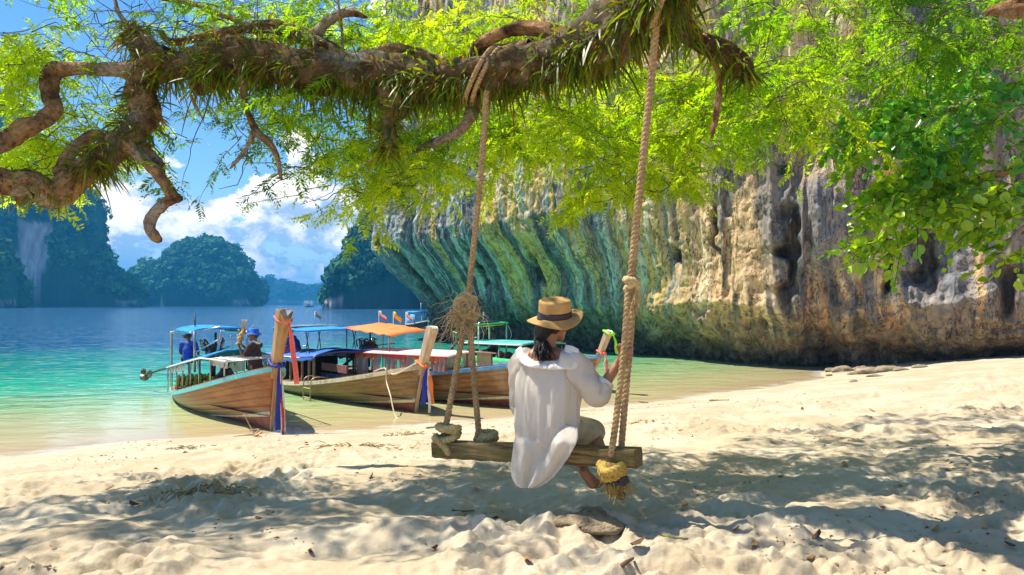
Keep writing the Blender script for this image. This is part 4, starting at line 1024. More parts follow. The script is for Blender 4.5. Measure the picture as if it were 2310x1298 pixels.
class Boat:
    def __init__(s, name, label, bow, stern, hull_m, rail_m, beam=.85, zs=(.34, 1.26), rake=.42, group='longtail boats moored along the beach', draft=(.12, .3), curve=2.2):
        bow, stern = np.array(bow, float), np.array(stern, float)
        s.L = np.linalg.norm(bow - stern); s.h = (bow - stern) / s.L
        s.root = thing(name, label, 'longtail boat', (*stern, 0), math.atan2(s.h[1], s.h[0]), group)
        s.stern = stern; s.beam = beam; s.zs = zs; s.rake = rake; s.draft = draft; s.curve = curve
        s.hull(hull_m, rail_m)
    def w(s, x, y, z):
        return np.array([s.stern[0] + s.h[0] * x - s.h[1] * y, s.stern[1] + s.h[1] * x + s.h[0] * y, z])
    def sheer(s, t): return s.zs[0] + (s.zs[1] - s.zs[0]) * np.clip(t, 0, 1) ** s.curve + .03 * (1 - t) ** 3
    def half(s, t):
        t = np.clip(t, 0, 1)
        return s.beam * (np.where(t < .48, .52 + .48 * np.sin(t / .48 * math.pi / 2), np.cos((t - .48) / .52 * math.pi / 2) ** .62) * .97 + .03)
    def keel(s, t): return -s.draft[1] + (s.draft[1] - s.draft[0]) * t ** 1.5 + .25 * np.clip(.12 - t, 0, 1)
    def pt(s, t, q, side, out=0.0):
        """t along the hull, q from keel (0) to gunwale (1)"""
        t = np.asarray(t, float); q = np.asarray(q, float)
        zk, zg = s.keel(t), s.sheer(t)
        full = np.clip((1 - t) / .5, 0, 1)
        yy = s.half(t) * (full * np.sin(q * math.pi / 2) ** .75 + (1 - full) * q ** .9) + .025 * (1 - q) 
        z = zk + (zg - zk) * (q ** (1.25 * full + 1.0 * (1 - full)))
        x = s.L * t + s.rake * t ** 6 * q ** 1.15 
        return np.stack([x + 0 * q, side * (yy + out), z], -1)
    def at(s, t, q, side): return s.pt(t, q, side)
    def hull(s, hm, rm):
        tt = 1 - np.linspace(1, 0, 42) ** 1.35
        ed = [.30, .47, .60, .72, .83, .92, 1.0]
        for side in (1, -1):
            for k in range(len(ed) - 1):
                q = np.linspace(ed[k] - .012, ed[k + 1], 4)
                Tt, Q = np.meshgrid(tt, q, indexing='ij')
                tap = np.clip((1 - Tt) / .06, 0, 1)
                Pn = s.pt(Tt, Q, side, (.004 + .006 * (1 - (Q - ed[k]) / (ed[k + 1] - ed[k]))) * tap)
                o = MB().sheet(Pn).build('strake', hm, s.root); thick(o, .018)
        mb = MB()
        for side in (1, -1):
            Tt, Q = np.meshgrid(tt, np.linspace(0, .30, 8), indexing='ij'); mb.sheet(s.pt(Tt, Q, side))
        mb.sheet(np.stack([s.pt(np.zeros(8), np.linspace(0, 1, 8), 1), s.pt(np.zeros(8), np.linspace(0, 1, 8), -1)], 1))
        thick(mb.build('hull_bottom', M_red, s.root), .012)
        mb = MB()
        for side in (1, -1):
            Tt, Q = np.meshgrid(np.linspace(.35, 1, 30), np.linspace(0, 1, 3), indexing='ij')
            mb.sheet(s.pt(Tt, .295 + .028 * Q + .05 * Q * (Tt > .8) * (Tt - .8) * 5, side, .024))
        thick(mb.build('waterline_stripe', M_cream, s.root), .012)
        for side in (1, -1):
            mb = MB(); g = s.pt(tt, np.full_like(tt, 1.0), side)
            d = np.array([0, side * .055, 0])
            hh = .055
            mb.loft([np.array([p + d * .3 + [0, 0, .012], p + d + [0, 0, .004], p + d * .9 - [0, 0, hh * 1.5], p + d * .15 - [0, 0, hh * 1.5]]) for p in g]); mb.build('gunwale', rm, s.root, smooth=False)
            mb = MB(); mb.loft([np.array([p + d * .6 + [0, 0, .03], p + d * .6 + [0, 0, .005], p - d * 1.2 + [0, 0, .005], p - d * 1.2 + [0, 0, .03]]) for p in g]); mb.build('cap_rail', M_wood, s.root, smooth=False)
        ta = np.linspace(.02, .985, 30); mb = MB()
        a = s.pt(ta, np.full(30, .66), 1, -.02); b = s.pt(ta, np.full(30, .66), -1, -.02)
        fz = np.minimum(a[:, 2], .30 + .0 * ta); a[:, 2] = fz; b[:, 2] = fz
        mb.sheet(np.stack([a, b], 1)); mb.build('deck', M_dark, s.root)
        ta = np.linspace(.80, .995, 12); mb = MB()
        a = s.pt(ta, np.full(12, .9), 1, -.01); b = s.pt(ta, np.full(12, .9), -1, -.01); mb.sheet(np.stack([a, b], 1)); thick(mb.build('foredeck', M_wood, s.root), .02)
    def post(s, m, h, lean, w0=(.20, .26), w1=(.30, .34), cap=None, cut=.12, tri=True):
        """the tall raked stem post; w = (across, fore and aft)"""
        zb = s.zs[1] - .22; x0 = s.L + s.rake * .82
        k = 9; rings = []
        for i in range(k):
            t = i / (k - 1); zc = zb + (h - zb) * t; xc = x0 - .03 + lean * (t ** 1.1)
            a = (w0[0] + (w1[0] - w0[0]) * t ** 1.6) / 2; b = (w0[1] + (w1[1] - w0[1]) * t ** 1.3) / 2
            f = .42 if tri else .8
            dz = cut * t
            rings.append([[xc - b, -a, zc + dz * .3], [xc - b, a, zc + dz * .3], [xc + b * .55, a, zc + dz * .1], [xc + b, a * f, zc - dz], [xc + b, -a * f, zc - dz], [xc + b * .55, -a, zc + dz * .1]])
        mb = MB().loft(rings); o = mb.build('stem_post', m, s.root, smooth=False); bevel(o, .012)
        s.post_rings = rings
        if cap is not None:
            top = np.array(rings[-1]); c = top.mean(0)
            v = [c + (p - c) * .84 + [0, 0, .006] for p in top]; v2 = [p + np.array([0, 0, .012]) for p in v]
            MB().loft([v, v2]).build('post_cap', cap, o, smooth=False)
        # outer stem running down to the forefoot
        mb = MB(); pts = np.array([s.pt(.999, q, 0)[0:3] if False else [s.L + s.rake * q ** 1.15 + .015, 0, s.keel(1.0) + (s.sheer(1.0) - s.keel(1.0)) * q] for q in np.linspace(0, 1, 10)])
        mb.loft([np.array([p + [-.10, .035 + .015 * i / 9, 0], p + [.045, .028, 0], p + [.045, -.028, 0], p + [-.10, -.035 - .015 * i / 9, 0]]) for i, p in enumerate(pts)])
        mb.build('stem', m, s.root, smooth=False)
        return o
    def sash(s, m, z, tails, wid=.05, r=1.12, knot=True):
        """cloth wound round the post at height z with tails hanging down; tails = [(material, length, dx, dy)]"""
        R = np.array(s.post_rings); zc = R[:, :, 2].mean(1); i = int(np.argmin(np.abs(zc - z))); ring = R[i]; c = ring.mean(0)
        pr = c + (ring - c) * r; pr[:, 2] = z + .06 * (c[0] - pr[:, 0]) / .15
        pr = np.vstack([pr, pr[:1]]); q = spline(pr, 26)
        mb = MB(); mb.tube(q, wid * .55 * (1 + .2 * np.sin(np.arange(26) * 1.9)), 6, flat=1.0); o = mb.build('ribbon', m, s.root)
        f = c + [ring[:, 0].max() - c[0] + .045, 0, z - c[2] - .03]
        if knot: MB().ell(f, (.05, .055, .06)).build('knot', m, o)
        for (tm, L, dx, dy, wd) in tails:
            k = 14; t = np.linspace(0, 1, k); 
            x = f[0] + .02 + dx * t; y = f[1] + dy * t ** .6; zz_ = f[2] - L * t
            w = wd * (.35 + .65 * np.clip(t * 3, 0, 1)) / 2; fold = .018 * np.sin(t * 9 + dy * 40)
            G = np.stack([np.stack([x + fold + .012 * math.sin(j * 2.2), y + w * (j / 2 - 1), zz_], -1) for j in range(5)], 1)
            thick(MB().sheet(G).build('ribbon_tail', tm, o), .006)
        return o
    def tubes(s, name, m, runs, r=.018, n=7, parent=None):
        for run in runs: s.last = MB().tube(spline(run, max(2, 6 * (len(run) - 1))) if len(run) > 2 else np.array(run, float), r, n).build(name, m, parent or s.root)
    def slab(s, name, m, pts4, t=.03, parent=None, sag=0.0, n=9):
        """cloth or board spanned between four corners (a b / d c)"""
        a, b, c, d = [np.array(p, float) for p in pts4]
        U_, V_ = np.meshgrid(np.linspace(0, 1, n), np.linspace(0, 1, n), indexing='ij')
        G = (a * (1 - U_[..., None]) + b * U_[..., None]) * (1 - V_[..., None]) + (d * (1 - U_[..., None]) + c * U_[..., None]) * V_[..., None]
        G[..., 2] += sag * (np.sin(U_ * math.pi) * np.sin(V_ * math.pi)) + (abs(sag) * .25) * np.sin(U_ * 23 + V_ * 9)
        o = MB().sheet(G).build(name, m, parent or s.root); thick(o, t); return o
    def engine(s, x, z, k=1.0, seed=0, shaft=2.4, prop=True, sy=0.0, dip=-.1, swing=-.15):
        g = np.random.default_rng(seed)
        e = bpy.data.objects.new('engine', None); COL.objects.link(e); e.parent = s.root; e.location = (x, sy, z)
        mb = MB(); mb.box((0, 0, .1 * k), (.46 * k, .30 * k, .26 * k)); mb.box((.05 * k, 0, .27 * k), (.34 * k, .2 * k, .12 * k)); mb.box((-.30 * k, 0, .05 * k), (.2 * k, .2 * k, .2 * k))
        mb.tube(np.array([[.25 * k, 0, .12 * k], [.31 * k, 0, .12 * k]]), .15 * k, 14)
        bevel(mb.build('engine_block', M_iron, e, smooth=False), .015)
        for i in range(7):
            y = (-.13 + .26 * (i % 2)) * k; x0 = (-.2 + .07 * i) * k
            MB().tube(spline([[x0, y, .22 * k], [x0 + .03, y * 1.6, .38 * k], [x0 - .10 * k, y * 1.9, .34 * k + g.uniform(0, .12) * k], [x0 - .16 * k, y * 1.3, .14 * k]], 14), .022 * k, 6).build('pipe', M_chrome if i % 3 else M_iron, e)
        MB().tube(np.array([[.02, .05, .3], [.02, .05, .62]]) * k, .03 * k, 8).build('exhaust', M_iron, e)
        MB().tube(np.array([[0, 0, -.08], [0, 0, -.5]]) * k, .06 * k, 10).build('pivot', M_iron, e)
        if prop:
            a = np.array([-.35 * k, 0, .02]); b = np.array([-.35 * k - shaft, swing, dip - z])
            MB().tube(np.array([a, a + (b - a) * .45, b]), [.05, .04, .028], 8).build('shaft', M_iron, e)
            d = (b - a) / np.linalg.norm(b - a); n_ = np.cross(d, [0, 0, 1.0]); n_ /= np.linalg.norm(n_); m_ = np.cross(d, n_)
            pm = MB()
            for i in range(3):
                an = i * 2.094; u_ = n_ * math.cos(an) + m_ * math.sin(an); v_ = np.cross(d, u_)
                G = np.array([[b + u_ * r_ + v_ * w_ * sgn + d * w_ * sgn * .5 for sgn in (-1, 0, 1)] for r_, w_ in ((.02, .04), (.07, .10), (.13, .11), (.19, .06))]); pm.sheet(G)
            thick(pm.build('propeller', simple('bronze', (.25, .22, .16), .4, Metallic=.6), e), .012)
            MB().tube(np.array([[.3 * k, .1, .2 * k], [1.0, .12, .3 * k]]), .02, 7).build('tiller', M_steel, e)
        return e
    def flag(s, x, y, z0, z1, kind, sz=.24):
        p = MB().tube(np.array([[x, y, z0], [x + .01, y, z1]]), .008, 6).build('flagpole', M_white, s.root)
        bands = {'tri': [(M_ribr, 1), (M_ribw, 1), (M_ribb, 2), (M_ribw, 1), (M_ribr, 1)], 'yellow': [(M_yel, 6)], 'white': [(M_ribw, 4), (M_ribr, 2)], 'pink': [(M_coral, 3), (M_green, 3)]}[kind]
        tot = 6.0; acc = 0
        # limp cloth hanging down-wind along the boat's right side
        for m, n_ in bands:
            h0, h1 = acc / tot, (acc + n_) / tot; acc += n_
            U_, V_ = np.meshgrid(np.linspace(0, 1, 8), np.linspace(h0, h1, 3), indexing='ij')
            lx, ly = s.h[0], -s.h[1]     # world +X in boat axes
            G = np.stack([x + .01 + lx * U_ * sz * .8 + .02 * np.sin(U_ * 8), y + ly * U_ * sz * .8 + .03 * np.sin(U_ * 7 + V_ * 3), z1 - V_ * sz * .62 - U_ ** 1.4 * sz * .75], -1)
            thick(MB().sheet(G).build('flag_cloth', m, p), .004)

def curtain_strip(b, name, m, xs, y, z0, z1, folds, amp=.02, gather=None):
    n = len(xs) * 1; U_ = np.linspace(0, 1, 40); V_ = np.linspace(0, 1, 6)
    x = np.interp(U_, np.linspace(0, 1, len(xs)), xs)
    za = np.interp(U_, np.linspace(0, 1, len(np.atleast_1d(z0))), np.atleast_1d(z0)); zb = np.interp(U_, np.linspace(0, 1, len(np.atleast_1d(z1))), np.atleast_1d(z1))
    X_ = np.repeat(x[:, None], 6, 1); c = x.mean()
    if gather: X_ = c + (X_ - c) * (1 - gather * V_[None] ** .7)
    G = np.stack([X_, y + amp * np.sin(U_[:, None] * folds * 6.28) * (.4 + V_[None]), za[:, None] * (1 - V_[None]) + zb[:, None] * V_[None]], -1)
    return MB().sheet(G).build(name, m, b.root)

# ---- first boat: varnished, turquoise rail, tall post with ribbons
b1 = Boat('longtail_boat', 'varnished brown longtail boat with turquoise rail and tricolour ribbons, nearest the left edge', (-4.78, 14.05), (-8.9, 19.6), M_h1, M_turq, beam=.86, zs=(.20, 1.27), rake=.34, curve=1.7)
b1.post(M_post, 2.36, .60, (.17, .20), (.27, .27), M_darkp, .16)
b1.sash(M_ribb, 1.34, [(M_ribb, 1.22, .02, -.05, .10), (M_ribr, 1.34, .05, .05, .05), (M_ribw, 1.32, .055, .085, .035), (M_ribw, 1.30, .04, .015, .02)], .055, 1.35)
b1.sash(M_coral, 2.20, [(M_coral, 1.18, .02, .17, .10)], .03, 1.08)
Lb = b1.L
def roof1(x): return np.interp(x, [.7, 2.5, 4.4, 5.6, 6.5], [.82, 1.06, 1.30, 1.34, 1.36])
xs = np.linspace(.75, 4.7, 14)
G = np.array([[[x, y, roof1(x) + .17 * (1 - (y / .75) ** 2)] for y in np.linspace(-.72, .72, 9)] for x in xs])
rf = MB().sheet(G).build('roof', M_tarpl, b1.root); thick(rf, .025)
for y in (-.73, .73): MB().tube([[x, y, roof1(x) + .005] for x in np.linspace(.75, 6.5, 20)], .02, 6).build('roof_edge', M_white, b1.root)
for x in np.linspace(4.9, 6.5, 7): MB().tube([[x, -.73, roof1(x)], [x, 0, roof1(x) + .04], [x, .73, roof1(x)]], .013, 6).build('roof_batten', M_steel, b1.root)
for y in (-.4, 0, .4): MB().tube([[4.7, y, roof1(4.7) + .04], [6.5, y, roof1(6.5) + .03]], .012, 6).build('roof_batten', M_steel, b1.root)
for x in (.85, 1.35, 1.9, 2.6, 3.4, 4.2, 5.2, 6.3):
    for y in (-.72, .72): MB().tube([[x, y, float(b1.sheer(x / Lb)) - .05], [x, y, roof1(x)]], .016, 6).build('roof_post', M_steel, b1.root)
curtain_strip(b1, 'curtain', M_lace, [.8, 2.7], -.70, [.80, 1.07], [.70, .90], 6, .03)
curtain_strip(b1, 'curtain', M_lace, [4.9, 6.4], -.68, [1.32, 1.35], [1.20, 1.22], 5, .03); curtain_strip(b1, 'curtain', M_lace, [.8, 2.7], .70, [.80, 1.07], [.60, .82], 6, .03)
for x in (.35, .75, 3.0, 4.0, 5.0): MB().box((x, 0, float(b1.sheer(x / Lb)) - .10), (.22, 1.1 if x < 1 else 1.3, .04)).build('thwart', M_wood, b1.root, smooth=False)
# stern arch with rolled blue awning and the steel frame ahead of it
MB().tube(spline([[.75, -.62, .35], [.75, -.62, 1.62], [.82, -.62, 1.74], [1.2, -.62, 1.77]], 26), .035, 8).build('canopy_frame', M_steel, b1.root)
MB().tube(spline([[.75, .62, .35], [.75, .62, 1.62], [.82, .62, 1.74], [1.2, .62, 1.77]], 26), .025, 8).build('canopy_frame', M_steel, b1.root)
for x, y in ((3.25, -.6), (3.25, .6)): MB().tube([[x, y, .9], [x, y, 1.85]], .03, 8).build('canopy_frame', M_steel, b1.root)
for y in (-.6, .6): MB().tube([[1.2, y, 1.77], [3.25, y, 1.82]], .022, 8).build('canopy_frame', M_steel, b1.root)
xx = np.linspace(1.25, 3.15, 18); g_ = np.random.default_rng(3)
G = np.array([[[x, .62 * math.cos(a), 1.80 + .13 * math.sin(a) + .02 * math.sin(x * 14 + a * 3)] for a in np.linspace(0, math.pi, 12)] for x in xx])
thick(MB().sheet(G).build('rolled_awning', M_tarpl, b1.root), .03)
for a, c_ in (([3.25, -.6, 1.85], [4.6, -.35, 2.0]), ([3.25, -.6, 1.35], [4.5, -.3, 1.75]), ([3.25, -.6, 1.30], [4.4, -.3, 1.22]), ([4.6, -.35, 1.9], [4.15, -.35, 1.28]), ([4.45, -.3, 1.75], [4.0, -.3, 1.25]), ([3.25, .6, 1.85], [4.6, .35, 2.0]), ([3.3, .3, 1.0], [3.7, .1, 1.75])): MB().tube([a, c_], .014, 6).build('canopy_frame', M_steel, b1.root)
MB().tube([[1.95, -.3, 1.85], [1.95, -.3, 2.25]], .018, 6).build('aerial', M_iron, b1.root)
MB().box((2.0, -.55, 1.68), (.2, .1, .08)).build('lamp_box', M_iron, b1.root, smooth=False)
b1.engine(1.9, 1.15, 1.0, 1, 3.1, True, .15, .48, -1.0)

# ---- second boat: weathered planks, blue cabin roof
b2 = Boat('longtail_boat', 'weathered longtail boat with blue tarp roof and pale bare post, second from left', (-2.25, 16.4), (-7.75, 23.1), M_h2, M_cream, beam=1.0, zs=(.22, 1.10), rake=.36, curve=2.4)
b2.post(M_post2, 1.98, .50, (.15, .22), (.19, .26), M_cream, .05, tri=False)
b2.sash(M_orange, 1.13, [(M_orange, .86, .05, .10, .10), (M_ribw, 1.05, .04, .02, .06), (M_ribb, .86, .0, -.12, .14)], .05, 1.3)
Lb2 = b2.L
def roof2(x): return np.interp(x, [.6, 2.6, 5.2], [.86, .93, 1.12])
G = np.array([[[x, y, roof2(x) + .10 * (1 - (y / .95) ** 2)] for y in np.linspace(-.95, .95, 9)] for x in np.linspace(.5, 5.1, 14)])
rf = MB().sheet(G).build('roof', M_purple, b2.root); thick(rf, .05)
G = np.array([[[x, y, roof2(x) + .135 * (1 - (y / .99) ** 2) + .03 + .02 * math.sin(x * 9 + y * 5) - (.12 if abs(y) > .9 else 0)] for y in np.linspace(-1.0, 1.0, 15)] for x in np.linspace(2.7, 5.2, 24)])
thick(MB().sheet(G).build('tarp', M_tarpb, b2.root), .02)
for x in (.6, 1.1, 1.6, 2.1, 2.6, 3.5, 3.9, 4.3, 4.75, 5.05):
    for y in (-.86, .86): MB().box((x, y, (roof2(x) + float(b2.sheer(x / Lb2)) + .0) / 2), (.06, .05, roof2(x) - float(b2.sheer(x / Lb2)) + .05)).build('cabin_post', M_wood, b2.root, smooth=False)
for y in (-.87, .87):
    for x0, x1 in ((.55, 2.75),):
        o = MB(); o.sheet(np.array([[[x, y, float(b2.sheer(x / Lb2)) - .06], [x, y, float(b2.sheer(x / Lb2)) + .16]] for x in np.linspace(x0, x1, 8)])); thick(o.build('cabin_panel', M_wood, b2.root), .03)
        o = MB(); o.sheet(np.array([[[x, y * 1.01, roof2(x) - .16 + .04 * abs(math.sin(x * 4.2))], [x, y * 1.01, roof2(x) - .02]] for x in np.linspace(x0, x1, 16)])); thick(o.build('valance', M_tarpl, b2.root), .02)
MB().sheet(np.array([[[3.0, y, .35], [3.0, y, .95]] for y in np.linspace(-.8, .8, 4)])).build('bulkhead', M_dark, b2.root)
MB().box((5.2, -.35, .80), (1.5, .05, .20)).build('side_board', simple('maroon_board', (.28, .11, .09), .7), b2.root, smooth=False)
sc2 = [[1.75, -.75, 1.78], [4.3, -.75, 1.75], [4.3, .75, 1.79], [1.75, .75, 1.82]]
b2.slab('sun_canopy', M_tarpl, sc2, .03, sag=.04)
b2.slab('solar_panel', M_cell, [[2.35, -.55, 1.845], [3.05, -.55, 1.84], [3.05, .5, 1.865], [2.35, .5, 1.87]], .02)
for x in (2.25, 3.12): b2.slab('canopy_batten', M_white, [[x, -.7, 1.86], [x + .07, -.7, 1.86], [x + .07, .7, 1.88], [x, .7, 1.88]], .01)
for (x, y) in ((1.8, -.7), (4.15, -.7), (1.8, .7), (4.15, .7)):
    MB().tube(spline([[x, y, 1.77], [x + .12, y, 1.45], [x + .28, y * .98, 1.0]], 10), .016, 6).build('canopy_frame', M_iron, b2.root)
    MB().tube(spline([[x + .2, y, 1.74], [x + .1, y, 1.45], [x - .05, y * .98, .98]], 10), .013, 6).build('canopy_frame', M_iron, b2.root)
for x, y, dx in ((3.3, .3, .6), (3.5, -.3, .9), (4.3, .1, .7)):
    mb = MB(); mb.ell((x, y, roof2(x) + .14), (dx * .55, .28, .09)); mb.build('roof_bundle', M_dark if y < 0 else simple('navy_bundle', (.02, .03, .09), .7), b2.root)
MB().tube([[1.6, -.5, roof2(1.6) + .10], [4.2, -.2, roof2(4.2) + .16]], .03, 7).build('roof_pole', simple('red_pole', (.45, .10, .10), .5), b2.root)
b2.flag(2.7, .2, 1.8, 2.28, 'pink', .2)
b2.engine(.6, .95, .8, 2, 2.0, True, .3)
for x in (1.35, 1.85, 2.35):
    MB().ell((x, -.6, .52), (.18, .16, .2)).build('life_vest_stack', M_orange, b2.root)

# ---- third boat: pink curtains, orange awning, blue rail
b3 = Boat('longtail_boat', 'brown longtail boat with pink curtains and orange awning, behind the left swing rope', (0.17, 17.0), (-5.9, 22.1), M_h3, M_blue, beam=.95, zs=(.42, 1.12), rake=.42, curve=1.9)
b3.post(M_post2, 1.85, .60, (.2, .26), (.26, .32), None, .05, tri=False)
Lb3 = b3.L
def roof3(x): return np.interp(x, [.8, 3.0, 6.2], [1.10, 1.16, 1.20])
G = np.array([[[x, y, roof3(x) + .07 * (1 - (y / .9) ** 2)] for y in np.linspace(-.9, .9, 9)] for x in np.linspace(2.7, 6.4, 12)])
thick(MB().sheet(G).build('roof', simple('pale_pink_roof', (.72, .58, .55), .6, .12), b3.root), .03)
for y in (-.9, .9): MB().tube([[x, y, roof3(x)] for x in np.linspace(2.7, 6.4, 12)], .02, 6).build('roof_edge', M_coral, b3.root)
for x in (2.75, 3.5, 4.4, 5.4, 6.3):
    for y in (-.85, .85): MB().tube([[x, y, float(b3.sheer(x / Lb3)) - .04], [x, y, roof3(x)]], .02, 6).build('roof_post', simple('red_post', (.35, .08, .07), .5) if x == 2.75 and y < 0 else bpy.data.materials['red_post'], b3.root)
for i in range(6):
    x0 = 2.75 + i * .60
    for y in (-.84, .84):
        curtain_strip(b3, 'curtain', M_curt, [x0, x0 + .55], y, [roof3(x0) - .02, roof3(x0 + .55) - .02], [float(b3.sheer(x0 / Lb3)) + .02] * 2, 3, .03, gather=.55 if i % 3 == 1 else .12)
    if i % 2 == 0: curtain_strip(b3, 'valance', M_orange if i % 4 == 0 else M_coral, [x0, x0 + .9], -.87, [roof3(x0)] * 2, [roof3(x0) - .10, roof3(x0) - .14], 3, .02)
for x in (1.2, 3.2, 4.4, 5.6): MB().box((x, 0, .62), (.28, 1.3, .05)).build('thwart', simple('maroon_seat', (.22, .07, .06), .6), b3.root, smooth=False)
aw = [[2.0, -.7, 1.80], [4.05, -.7, 1.64], [4.05, .7, 1.76], [2.0, .7, 1.92]]
b3.slab('awning', M_orange, aw, .02, sag=.10)
b3.slab('awning_edge', M_coral, [[2.0, -.7, 1.815], [2.1, -.7, 1.81], [2.1, .7, 1.925], [2.0, .7, 1.93]], .02)
for (x, y, z) in ((2.1, -.66, 1.78), (3.95, -.66, 1.65), (3.95, .66, 1.76), (2.1, .66, 1.90)): MB().tube([[x, y, .5], [x, y, z]], .018, 6).build('awning_post', simple('rust_tube', (.22, .10, .06), .6) if (x, y) == (2.1, -.66) else bpy.data.materials['rust_tube'], b3.root)
b3.engine(2.25, 1.12, .9, 3, 2.0, True, .0)
b3.flag(2.1, .5, .9, 2.30, 'white'); b3.flag(2.75, .5, .9, 2.28, 'yellow', .26); b3.flag(3.3, .5, .9, 2.26, 'white', .2)
MB().ell((4.1, -.6, .72), (.12, .1, .1)).build('fender', M_dark, b3.root)
MB().ell((4.9, -.4, .74), (.3, .2, .12)).build('sack', M_white, b3.root)

# ---- fourth boat: green canopies, its bow to the right of the woman
b4 = Boat('longtail_boat', 'longtail boat with green canopy, teal roof and lime ribbon on its bow beside the woman', (2.06, 20.6), (-1.75, 25.7), M_h4, M_blue, beam=.9, zs=(.45, 1.06), rake=.78, curve=2.0)
b4.post(M_post2, 1.74, .46, (.14, .17), (.17, .20), M_ribw, .03, tri=False)
b4.sash(M_coral, 1.14, [(M_coral, .5, .02, .06, .09), (M_ribw, .45, .0, -.03, .05)], .035, 1.2)
b4.sash(M_lime, 1.70, [(M_lime, .55, .04, .10, .09)], .05, 1.2)
Lb4 = b4.L
G = np.array([[[x, y, 1.16 + .02 * x + .06 * (1 - (y / .85) ** 2)] for y in np.linspace(-.85, .85, 9)] for x in np.linspace(1.0, 4.6, 12)])
thick(MB().sheet(G).build('roof', M_teal, b4.root), .05)
for y in (-.86, .86): MB().tube([[x, y, 1.15 + .02 * x] for x in np.linspace(1.0, 4.6, 10)], .025, 6).build('roof_edge', M_white, b4.root)
for x in (1.1, 2.2, 3.3, 4.5):
    for y in (-.8, .8): MB().tube([[x, y, .4], [x, y, 1.17]], .022, 6).build('roof_post', M_teal, b4.root)
for y in (-.82, .82): o = MB().sheet(np.array([[[x, y, .45], [x, y, .78]] for x in np.linspace(1.0, 4.6, 6)])).build('side_panel', M_green, b4.root); thick(o, .02)
cz = 1.83
b4.slab('canopy', M_green, [[.75, -.62, cz], [1.9, -.62, cz - .03], [1.9, .62, cz + .02], [.75, .62, cz + .05]], .04)
b4.slab('solar_panel', M_cell, [[1.05, -.5, cz + .045], [1.75, -.5, cz + .03], [1.75, .45, cz + .07], [1.05, .45, cz + .085]], .02)
b4.slab('canopy_lining', M_yel, [[.85, -.5, cz - .06], [1.8, -.5, cz - .08], [1.8, .5, cz - .04], [.85, .5, cz - .02]], .02, sag=-.06)
for (x, y) in ((.8, -.58), (1.82, -.58), (1.82, .58), (.8, .58)):
    MB().tube([[x, y, .5], [x, y, cz]], .028, 7).build('canopy_post', simple('pale_green_tube', (.38, .60, .45), .4) if (x, y) == (.8, -.58) else bpy.data.materials['pale_green_tube'], b4.root)
    MB().tube(spline([[x + .03, y + .04, cz - .05], [x + .16, y + .1, 1.45], [x + .05, y + .02, 1.12]], 12), .008, 5).build('cord', M_white, b4.root)
b4.flag(.95, .2, cz, 2.22, 'tri', .2)
b4.engine(.15, 1.05, 1.0, 4, 1.6, True, -.2)
for i in range(6): MB().ell((1.3 + .45 * i, -.6, .86), (.13, .12, .13)).build('seat_back', M_dark if i % 2 else M_ribr, b4.root)

# ---- far boat under way
bf = Boat('longtail_boat', 'small far longtail boat with blue roof crossing in front of the cliff tip', (-8.6, 72), (-11.3, 78.5), M_dark, M_white, beam=.95, zs=(.35, .85), rake=.6, group='boats out in the bay', curve=3)
bf.post(M_white, 1.1, .3, (.2, .25), (.25, .3), None, .03, tri=False)
G = np.array([[[x, y, 1.62 + .1 * (1 - (y / .9) ** 2)] for y in np.linspace(-.95, .95, 7)] for x in np.linspace(1.6, 5.4, 8)])
thick(MB().sheet(G).build('roof', M_tarpl, bf.root), .05)
for x in (1.7, 3.0, 4.2, 5.3):
    for y in (-.85, .85): MB().tube([[x, y, .3], [x, y, 1.62]], .04, 6).build('roof_post', M_blue, bf.root)
for y in (-.86, .86): thick(MB().sheet(np.array([[[x, y, .35], [x, y, 1.1 + .4 * (x > 3.4)]] for x in (1.7, 2.6, 3.39, 3.41, 4.4, 5.3)])).build('side_curtain', M_blue, bf.root), .03)
bf.engine(.4, 1.1, 1.3, 6, 3.0)
MB().tube([[4.6, 0, 1.7], [4.6, 0, 2.6]], .03, 6).build('aerial', M_white, bf.root)
# tiny boat by the horizon and a marker buoy
fb = thing('fishing_boat', 'tiny dark fishing boat on the far water below the low ridge', 'boat', (*P(698, 686, 520)[:2], 0), 0.2, 'boats out in the bay')
mb = MB(); mb.loft([[[x, -w, .2 + z], [x, w, .2 + z], [x, w * 1.25, 1.0 + z], [x, -w * 1.25, 1.0 + z]] for x, w, z in ((-3.2, .5, 0), (-1, .9, -.1), (1.5, .8, 0), (3.4, .1, .5))]); mb.build('hull', M_dark, fb, smooth=False)
mb = MB(); mb.box((-.6, 0, 1.7), (2.2, 1.3, 1.2)); mb.build('cabin', simple('rusty_cabin', (.35, .22, .2), .6), fb, smooth=False)
mb = MB(); mb.ell((0, 0, .1), (.22, .22, .2)); mb.tube([[0, 0, .25], [0, 0, .5]], .03, 6)
o = mb.build('buoy', M_yel); o.location = (*P(693, 686, 205)[:2], 0); tag(o, 'small yellow marker buoy floating far out on the bay', 'buoy')

